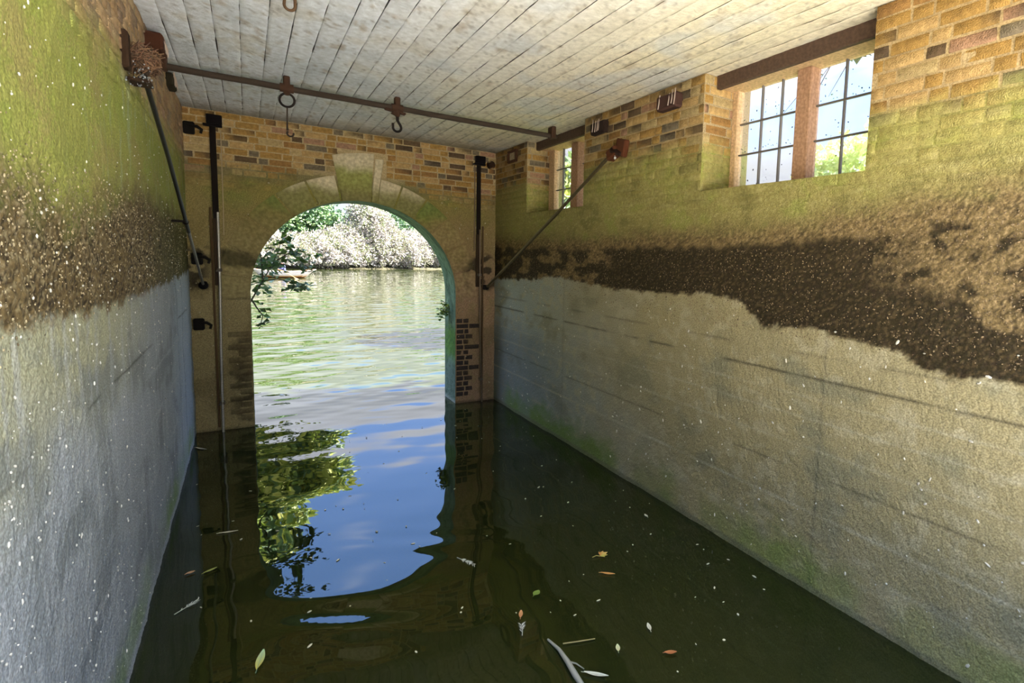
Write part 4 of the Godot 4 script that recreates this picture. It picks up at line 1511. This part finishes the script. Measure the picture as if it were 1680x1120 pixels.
# ---------------------------------------------------------------- boat and rower
func boat() -> void:
	var o := base("rowing_boat", Vector3(2.3, 0.0, -50.2))
	tag(o, "white and varnished rowing boat crossing the river beyond the arch", "boat")
	o.rotation.y = 0.06
	var sect := func(t: float, k: float) -> Vector3:  # t along -1..1, k from -1 (left rail) over the keel to 1
		var w := 0.66 * pow(maxf(1.0 - pow(absf(t), 3.2), 0.0), 0.6)
		var rail := 0.46 + 0.2 * t * t
		var keel := -0.1 + 0.34 * pow(absf(t), 3.5)
		var a := k * PI / 2
		return Vector3(t * 2.15 - 0.5 * t * absf(t) * pow(cos(a), 0.8), lerpf(keel, rail, pow(absf(k), 1.7)), w * sin(a))
	var m := MB.new()
	var nu := 33
	var nv := 15
	for inner in 2:
		var p := PackedVector3Array()
		var cc := PackedColorArray()
		for j in nv:
			for i in nu:
				var k := -1.0 + 2.0 * j / (nv - 1.0)
				var q: Vector3 = sect.call(-1.0 + 2.0 * i / (nu - 1.0), -k if inner else k)
				if inner:
					q = Vector3(q.x * 0.97, q.y + 0.03, q.z * 0.93)
				p.append(q)
				cc.append(lin(170, 110, 52) if inner else (lin(118, 52, 40) if q.y < 0.1 else (lin(214, 160, 92) if q.y < 0.17 else lin(236, 222, 214))))
		m.grid(p, cc, nu, nv)
	put("hull", m.mesh(), M.wood, o)
	for s in [-1.0, 1.0]:
		m = MB.new()
		m.col = lin(214, 196, 184)
		var pts := []
		for i in nu:
			pts.append(sect.call(-1.0 + 2.0 * i / (nu - 1.0), s) + Vector3(0, 0.01, 0))
		m.tube(pts, [0.03], 6)
		put("gunwale", m.mesh(), M.wood, o)
	for x in [-1.0, 0.0, 1.0]:
		m = MB.new()
		m.col = lin(150, 104, 60)
		m.box(Vector3(x, 0.3, 0), Vector3(0.24, 0.035, 1.14 - 0.25 * absf(x)), 0.008)
		put("seat", m.mesh(), M.wood, o)
	for s in [-1.0, 1.0]:
		var oar := MB.new()
		oar.col = lin(190, 150, 96)
		oar.tube([Vector3(-0.35, 0.62, 0.22 * s), Vector3(-0.1, 0.52, 0.66 * s), Vector3(0.5, 0.08, 1.9 * s)], [0.022, 0.024, 0.02], 6)
		oar.box(Vector3(0.6, 0.0, 2.1 * s), Vector3(0.16, 0.02, 0.5), 0.006, Basis(Vector3.UP, 0.45 * s) * Basis(Vector3.RIGHT, 0.25 * s))
		var w := put("oar", oar.mesh(), M.wood)
		w.transform = o.transform
		tag(w, "wooden oar on the near side of the rowing boat" if s > 0 else "wooden oar on the far side of the rowing boat", "oar")
	# the rower sits on the middle seat, facing the stern, hands on the oars
	var skin := lin(196, 150, 124)
	var navy := lin(44, 52, 92)
	var trousers := lin(58, 58, 66)
	var parts := [
		[Vector3(0.0, 0.42, 0), Vector3(-0.02, 0.62, 0), 0.15, 0.14, navy], [Vector3(-0.02, 0.62, 0), Vector3(-0.05, 0.84, 0), 0.14, 0.16, navy],
		[Vector3(-0.05, 0.88, -0.15), Vector3(-0.05, 0.88, 0.15), 0.07, 0.07, navy], [Vector3(-0.05, 0.9, 0), Vector3(-0.06, 1.02, 0), 0.055, 0.05, skin]]
	for s in [-1.0, 1.0]:
		parts += [[Vector3(-0.05, 0.88, 0.17 * s), Vector3(-0.16, 0.68, 0.24 * s), 0.058, 0.048, navy], [Vector3(-0.16, 0.68, 0.24 * s), Vector3(-0.33, 0.65, 0.22 * s), 0.045, 0.034, navy],
			[Vector3(0.0, 0.4, 0.09 * s), Vector3(-0.42, 0.46, 0.12 * s), 0.085, 0.065, trousers], [Vector3(-0.42, 0.46, 0.12 * s), Vector3(-0.58, 0.12, 0.12 * s), 0.062, 0.042, trousers], [Vector3(-0.58, 0.1, 0.12 * s), Vector3(-0.72, 0.1, 0.13 * s), 0.04, 0.035, lin(40, 36, 34)]]
	var man := base("person", Vector3(2.3, 0.0, -50.2))
	man.rotation.y = 0.06
	tag(man, "dark haired person in a navy top rowing the small boat", "person")
	m = MB.new()
	body_into(m, parts, 0.022, 0.03)
	var head := [[Vector3(-0.07, 1.12, 0), Vector3(-0.075, 1.06, 0), 0.085, 0.068, skin], [Vector3(-0.15, 1.09, 0), Vector3(-0.155, 1.08, 0), 0.016, 0.018, skin], [Vector3(-0.07, 1.1, -0.088), Vector3(-0.07, 1.09, -0.088), 0.018, 0.016, skin], [Vector3(-0.07, 1.1, 0.088), Vector3(-0.07, 1.09, 0.088), 0.018, 0.016, skin], [Vector3(-0.135, 1.045, -0.015), Vector3(-0.135, 1.045, 0.015), 0.012, 0.012, lin(150, 92, 84)]]
	body_into(m, head, 0.01, 0.012)
	for s in [-1.0, 1.0]:
		var palm := Vector3(-0.36, 0.645, 0.215 * s)
		var hand := [[palm, palm + Vector3(-0.04, 0.0, 0), 0.026, 0.026, skin], [palm + Vector3(-0.01, -0.01, -0.03 * s), palm + Vector3(-0.05, -0.03, -0.03 * s), 0.011, 0.01, skin]]
		for f in 4:
			var k := palm + Vector3(-0.055, 0.014, (f - 1.5) * 0.019)
			hand += [[k, k + Vector3(-0.022, -0.012, 0), 0.0095, 0.009, skin], [k + Vector3(-0.022, -0.012, 0), k + Vector3(-0.016, -0.036 - 0.004 * (f % 2), 0), 0.009, 0.008, skin]]
		body_into(m, hand, 0.007, 0.006)
	put("figure", m.mesh(), M.tint, man)
	m = MB.new()
	body_into(m, [[Vector3(-0.06, 1.15, 0), Vector3(-0.035, 1.11, 0), 0.088, 0.088, lin(36, 28, 24)], [Vector3(-0.02, 1.09, 0), Vector3(-0.02, 1.05, 0), 0.07, 0.055, lin(36, 28, 24)]], 0.012, 0.02)
	put("hair", m.mesh(), M.tint, man)


# tapered capsules blended into one surface, meshed as surface nets
func body_into(mb: MB, parts: Array, cell: float, soft: float) -> void:
	var lo := Vector3.INF
	var hi := -Vector3.INF
	for q in parts:
		var r: float = maxf(q[2], q[3]) + cell * 2
		for e in [q[0], q[1]]:
			lo = lo.min(e - Vector3.ONE * r)
			hi = hi.max(e + Vector3.ONE * r)
	var nx := int((hi.x - lo.x) / cell) + 2
	var ny := int((hi.y - lo.y) / cell) + 2
	var nzz := int((hi.z - lo.z) / cell) + 2
	var g := PackedFloat32Array()
	g.resize(nx * ny * nzz)
	g.fill(1.0)
	for q in parts:
		var r: float = maxf(q[2], q[3]) + cell * 2 + soft
		var a: Vector3 = ((q[0] as Vector3).min(q[1]) - Vector3.ONE * r - lo) / cell
		var b: Vector3 = ((q[0] as Vector3).max(q[1]) + Vector3.ONE * r - lo) / cell
		for k in range(maxi(0, int(a.z)), mini(nzz, int(b.z) + 1)):
			for j in range(maxi(0, int(a.y)), mini(ny, int(b.y) + 1)):
				for i in range(maxi(0, int(a.x)), mini(nx, int(b.x) + 1)):
					var at := i + nx * (j + ny * k)
					var d := capsule(lo + Vector3(i, j, k) * cell, q)
					var h := clampf(0.5 + 0.5 * (g[at] - d) / soft, 0, 1)
					g[at] = lerpf(g[at], d, h) - soft * h * (1 - h)
	var id := {}
	var b0 := mb.v.size()
	var corner := [0, 1, nx, nx + 1, nx * ny, nx * ny + 1, nx * ny + nx, nx * ny + nx + 1]
	for k in nzz - 1:
		for j in ny - 1:
			for i in nx - 1:
				var at := i + nx * (j + ny * k)
				var sum := Vector3.ZERO
				var cnt := 0
				for e in [[0, 1], [2, 3], [4, 5], [6, 7], [0, 2], [1, 3], [4, 6], [5, 7], [0, 4], [1, 5], [2, 6], [3, 7]]:
					var va := g[at + corner[e[0]]]
					var vb := g[at + corner[e[1]]]
					if (va < 0) != (vb < 0):
						var t := va / (va - vb)
						var pa := Vector3(e[0] & 1, (e[0] >> 1) & 1, e[0] >> 2)
						var pb := Vector3(e[1] & 1, (e[1] >> 1) & 1, e[1] >> 2)
						sum += pa.lerp(pb, t)
						cnt += 1
				if cnt:
					var pos := lo + (Vector3(i, j, k) + sum / cnt) * cell
					id[at] = mb.v.size()
					mb.v.append(pos)
					var near: Array = parts[0]
					var best := 9.0
					for q in parts:
						var d := capsule(pos, q)
						if d < best:
							best = d
							near = q
					mb.c.append(near[4])
					var gr := Vector3(g[at + 1] - g[at] + g[at + corner[7]] - g[at + corner[6]], g[at + nx] - g[at] + g[at + corner[7]] - g[at + corner[5]], g[at + nx * ny] - g[at] + g[at + corner[7]] - g[at + corner[3]])
					mb.n.append(gr.normalized())
	for k in range(1, nzz - 1):
		for j in range(1, ny - 1):
			for i in range(1, nx - 1):
				var at := i + nx * (j + ny * k)
				for ax in 3:
					var st: int = [1, nx, nx * ny][ax]
					if (g[at] < 0) == (g[at + st] < 0):
						continue
					var u: int = [nx, nx * ny, 1][ax]
					var w: int = [nx * ny, 1, nx][ax]
					var q := [at, at - u, at - u - w, at - w]
					var ok := true
					for x in q:
						ok = ok and id.has(x)
					if not ok:
						continue
					var order := [0, 1, 2, 0, 2, 3] if g[at] >= 0 else [0, 2, 1, 0, 3, 2]
					for x in order:
						mb.ix.append(id[q[x]])


func capsule(p: Vector3, q: Array) -> float:
	var ab: Vector3 = q[1] - q[0]
	var t := clampf((p - q[0]).dot(ab) / maxf(ab.length_squared(), 1e-8), 0, 1)
	return p.distance_to(q[0] + ab * t) - lerpf(q[2], q[3], t)


# ---------------------------------------------------------------- what floats on the water
func floating() -> void:
	var put_leaf := func(at: Vector2, turn: float, long: float, wide: float, tone: Color, tip: Color, called: String, label: String) -> void:
		var o := base(called, Vector3(at.x, 0.004, at.y))
		o.rotation.y = turn
		tag(o, label, "leaf")
		var m := MB.new()
		var p := PackedVector3Array()
		var cc := PackedColorArray()
		for j in 3:
			for i in 9:
				var t := i / 8.0
				var w := wide * pow(sin(PI * clampf(t * 0.94 + 0.03, 0, 1)), 0.9)
				p.append(Vector3((t - 0.5) * long, 0.003 + absf(j - 1.0) * wide * 0.25 + 0.1 * long * pow(t - 0.5, 2.0), -(j - 1.0) * w))
				cc.append(tone.lerp(tip, t))
		m.grid(p, cc, 9, 3)
		put("blade", m.mesh(), M.leaf, o)
		m = MB.new()
		m.col = tip * 0.8
		m.tube([Vector3(-0.62 * long, 0.004, 0), Vector3(-0.4 * long, 0.005, 0), Vector3(0.3 * long, 0.006, 0)], [0.0022, 0.0018, 0.001], 4)
		put("midrib", m.mesh(), M.leaf, o)
	var g := lin(150, 176, 84)
	var y := lin(206, 190, 60)
	var s := lin(168, 200, 160)
	var or_ := lin(214, 148, 78)
	put_leaf.call(Vector2(-0.005, -3.22), 1.35, 0.155, 0.018, y, s, "fallen_leaf", "green and yellow willow leaf floating at the lower left near the bottom edge")
	put_leaf.call(Vector2(1.94, -2.954), -0.75, 0.1, 0.011, or_, lin(226, 176, 110), "fallen_leaf", "narrow orange leaf floating below the curled maple leaf")
	put_leaf.call(Vector2(1.27, -2.86), 1.1, 0.075, 0.012, lin(196, 132, 84), lin(216, 160, 110), "fallen_leaf", "small orange brown leaf above the white feather")
	put_leaf.call(Vector2(1.436, -3.0), 0.5, 0.06, 0.022, lin(110, 134, 56), lin(120, 140, 60), "fallen_leaf", "round dull green leaf floating near the middle of the water")
	put_leaf.call(Vector2(1.824, -2.128), -0.5, 0.07, 0.014, lin(190, 120, 70), lin(170, 104, 60), "fallen_leaf", "small russet leaf at the bottom right under the wall")
	put_leaf.call(Vector2(-0.257, -4.346), 0.5, 0.08, 0.011, lin(160, 166, 84), lin(180, 180, 100), "fallen_leaf", "small yellow green leaf floating near the left wall")
	put_leaf.call(Vector2(-0.36, -4.377), 0.3, 0.05, 0.014, lin(200, 150, 110), lin(210, 160, 120), "fallen_leaf", "tiny pinkish leaf right beside the left wall")
	put_leaf.call(Vector2(-0.172, -4.895), -0.2, 0.12, 0.009, lin(216, 206, 190), lin(220, 210, 196), "fallen_leaf", "pale narrow leaf floating beside the blue sky reflection")
	put_leaf.call(Vector2(1.4, -2.208), -0.8, 0.13, 0.013, lin(206, 206, 190), lin(196, 200, 180), "fallen_leaf", "curved pale leaf floating right of the sunken branch")
	put_leaf.call(Vector2(2.673, -3.513), 1.4, 0.06, 0.011, lin(206, 208, 190), lin(206, 208, 190), "fallen_leaf", "small pale leaf floating close to the right wall")
	put_leaf.call(Vector2(-0.452, -7.149), -0.9, 0.16, 0.013, lin(206, 196, 170), lin(196, 186, 160), "fallen_leaf", "pale strip of leaf in the far left corner of the water")
	put_leaf.call(Vector2(1.6, -2.31), 1.1, 0.06, 0.012, lin(206, 196, 150), lin(200, 206, 160), "fallen_leaf", "small cream leaf at the bottom edge left of the branch")
	put_leaf.call(Vector2(1.85, -2.36), 1.2, 0.07, 0.012, lin(200, 200, 180), lin(200, 200, 180), "fallen_leaf", "hooked pale leaf floating at the lower right")
	# curled maple leaf
	var o := base("maple_leaf", Vector3(2.016, 0.005, -3.172))
	tag(o, "curled lobed leaf half green half orange floating on the right", "leaf")
	var m := MB.new()
	for k in 5:
		var a := -1.3 + 0.65 * k
		m.col = lin(180, 176, 84).lerp(or_, k / 4.0)
		leaf_into(m, Vector3.ZERO, Vector3(cos(a), 0.25, -sin(a)).normalized(), 0.062 - 0.008 * absf(k - 2.0), 0.016, 0.2)
	put("blade", m.mesh(), M.leaf, o)
	m = MB.new()
	m.col = lin(190, 170, 90)
	m.tube([Vector3.ZERO, Vector3(-0.03, 0.008, -0.01), Vector3(-0.06, 0.003, -0.012)], [0.0025, 0.002, 0.002], 5)
	put("stalk", m.mesh(), M.leaf, o)
	# white feathers
	for q in [[Vector2(1.18, -3.6), -1.15, 0.17, "limp white feather floating right of the blue reflection"], [Vector2(1.22, -2.73), 1.2, 0.1, "small white feather beside the orange brown leaf"], [Vector2(-0.35, -3.95), 0.75, 0.14, "pale frayed feather near the left wall"]]:
		o = base("feather", Vector3(q[0].x, 0.004, q[0].y))
		o.rotation.y = q[1]
		tag(o, q[3], "feather")
		m = MB.new()
		m.col = lin(196, 198, 190)
		m.tube([Vector3(-q[2] * 0.5, 0.003, 0), Vector3(0, 0.006, 0.004), Vector3(q[2] * 0.5, 0.003, -0.006)], [0.0025, 0.002, 0.0012], 5)
		put("shaft", m.mesh(), M.leaf, o)
		m = MB.new()
		m.col = lin(188, 190, 180)
		for i in 26:
			var t := rng.randf_range(-0.25, 0.5)
			var sd := -1.0 if i % 2 else 1.0
			leaf_into(m, Vector3(t * q[2], 0.004, 0), Vector3(0.9, 0.05, sd * rng.randf_range(0.4, 1.0)).normalized(), rng.randf_range(0.02, 0.04), 0.003, 0.0)
		put("barb", m.mesh(), M.leaf, o).set_meta("kind", "stuff")
	# sticks
	for q in [[Vector2(1.449, -2.473), [Vector3(-0.085, 0.006, -0.03), Vector3(0, 0.008, 0.004), Vector3(0.085, 0.006, 0.03)], [0.004, 0.004, 0.003], lin(140, 124, 78), "thin straight brown stick floating beside the sunken branch"],
			[Vector2(1.31, -2.38), [Vector3(0.0, 0.004, -0.2), Vector3(0.012, 0.01, -0.09), Vector3(0.005, 0.014, 0.02), Vector3(-0.005, 0.012, 0.12), Vector3(0, -0.01, 0.24)], [0.006, 0.01, 0.014, 0.016, 0.012], lin(150, 150, 138), "pale bare branch lying half sunken at the bottom of the picture"]]:
		o = base("floating_stick", Vector3(q[0].x, 0, q[0].y))
		tag(o, q[4], "stick")
		m = MB.new()
		m.col = q[3]
		m.tube(q[1], q[2], 7)
		put("wood", m.mesh(), M.leaf, o)
		if q[2][0] > 0.005:
			m = MB.new()
			m.col = q[3] * 0.8
			m.tube([Vector3(0.005, 0.014, 0.02), Vector3(0.04, 0.008, 0.05), Vector3(0.06, 0.002, 0.1)], [0.006, 0.004, 0.003], 5)
			put("side_twig", m.mesh(), M.leaf, o)
	# countable crumbs on the surface
	m = MB.new()
	m.col = lin(196, 192, 168)
	m.ball(Vector3(0, 0.002, 0), Vector3(1, 0.35, 0.7), Basis(), 6, 4)
	var crumb := m.mesh()
	for i in 130:
		var z := -2.0 - 5.6 * pow(rng.randf(), 1.2)
		var x := rng.randf_range(XL + 0.1, XR - 0.1)
		var r := rng.randf_range(0.004, 0.011)
		var n := put("floating_fleck", crumb, M.fleck)
		n.position = Vector3(x, 0.003, z)
		n.rotation.y = rng.randf() * TAU
		n.scale = Vector3(r * rng.randf_range(0.8, 2.0), r, r)
		tag(n, "tiny pale fleck floating on the dark water", "fleck", "pale flecks on the water")


# ---------------------------------------------------------------- start
func _ready() -> void:
	nz.frequency = 1.0
	nz.fractal_octaves = 3
	nz.seed = 4
	nf.frequency = 1.0
	nf.fractal_octaves = 2
	nf.seed = 12
	rng.seed = 77
	# camera: the photograph is a crop whose lens axis lies right of and above its middle
	var cam := Camera3D.new()
	cam.name = "camera"
	cam.projection = Camera3D.PROJECTION_FRUSTUM
	cam.near = 0.05
	cam.far = 400.0
	cam.size = 0.05 * 1120.0 / 901.0
	cam.frustum_offset = Vector2(-(1042.54 - 840.0) / 901.0, -(560.0 - 525.2) / 901.0) * 0.05
	cam.position = EYE
	cam.rotation = Vector3(-0.1036, -0.6165, 0.0369)
	add_child(cam)
	cam.current = true
	var env := Environment.new()
	env.background_mode = Environment.BG_SKY
	env.sky = Sky.new()
	var sm := PanoramaSkyMaterial.new()
	sm.panorama = sky_picture()
	env.sky.sky_material = sm
	env.background_energy_multiplier = 1.0
	env.tonemap_mode = Environment.TONE_MAPPER_LINEAR
	env.tonemap_exposure = 2.05
	env.sdfgi_enabled = true
	env.ssao_enabled = true
	env.ssil_enabled = true
	var we := WorldEnvironment.new()
	we.name = "sky"
	we.environment = env
	add_child(we)
	var sun := DirectionalLight3D.new()
	sun.name = "sun"
	sun.light_color = Color(1.0, 0.98, 0.95)
	sun.light_energy = 12.5
	sun.light_angular_distance = 0.6
	sun.shadow_enabled = true
	sun.sky_mode = DirectionalLight3D.SKY_MODE_LIGHT_ONLY
	add_child(sun)
	sun.look_at_from_position(Vector3(0.68, 0.73, 0.08) * 10.0, Vector3.ZERO)
	make_materials()
	# the shell
	wall_right()
	wall_left()
	wall_back()
	ceiling()
	water()
	land()
	trees()
	ironwork()
	nest()
	vine()
	boat()
	floating()
	window(1, W1A, W1B, [[W1A, -6.55, false], [-6.03, -5.87, true], [-5.32, W1B, false]], [[-6.37, -6.145], [-5.68, -5.5]], [3.005, 3.262], "far small window of grey glazing bars behind the sloping rod")
	window(2, W2A, W2B, [[W2A, -3.3, false], [-2.69, -2.565, true], [-1.96, W2B, false]], [[-3.075, -2.88], [-2.34, -2.12]], [3.01, 3.252], "near window of two lights with a brown mullion between them")
	lintel(1, W1A, W1B, "dark timber lintel over the far small window")
	lintel(2, W2A, W2B, "dark timber lintel over the near two light window")
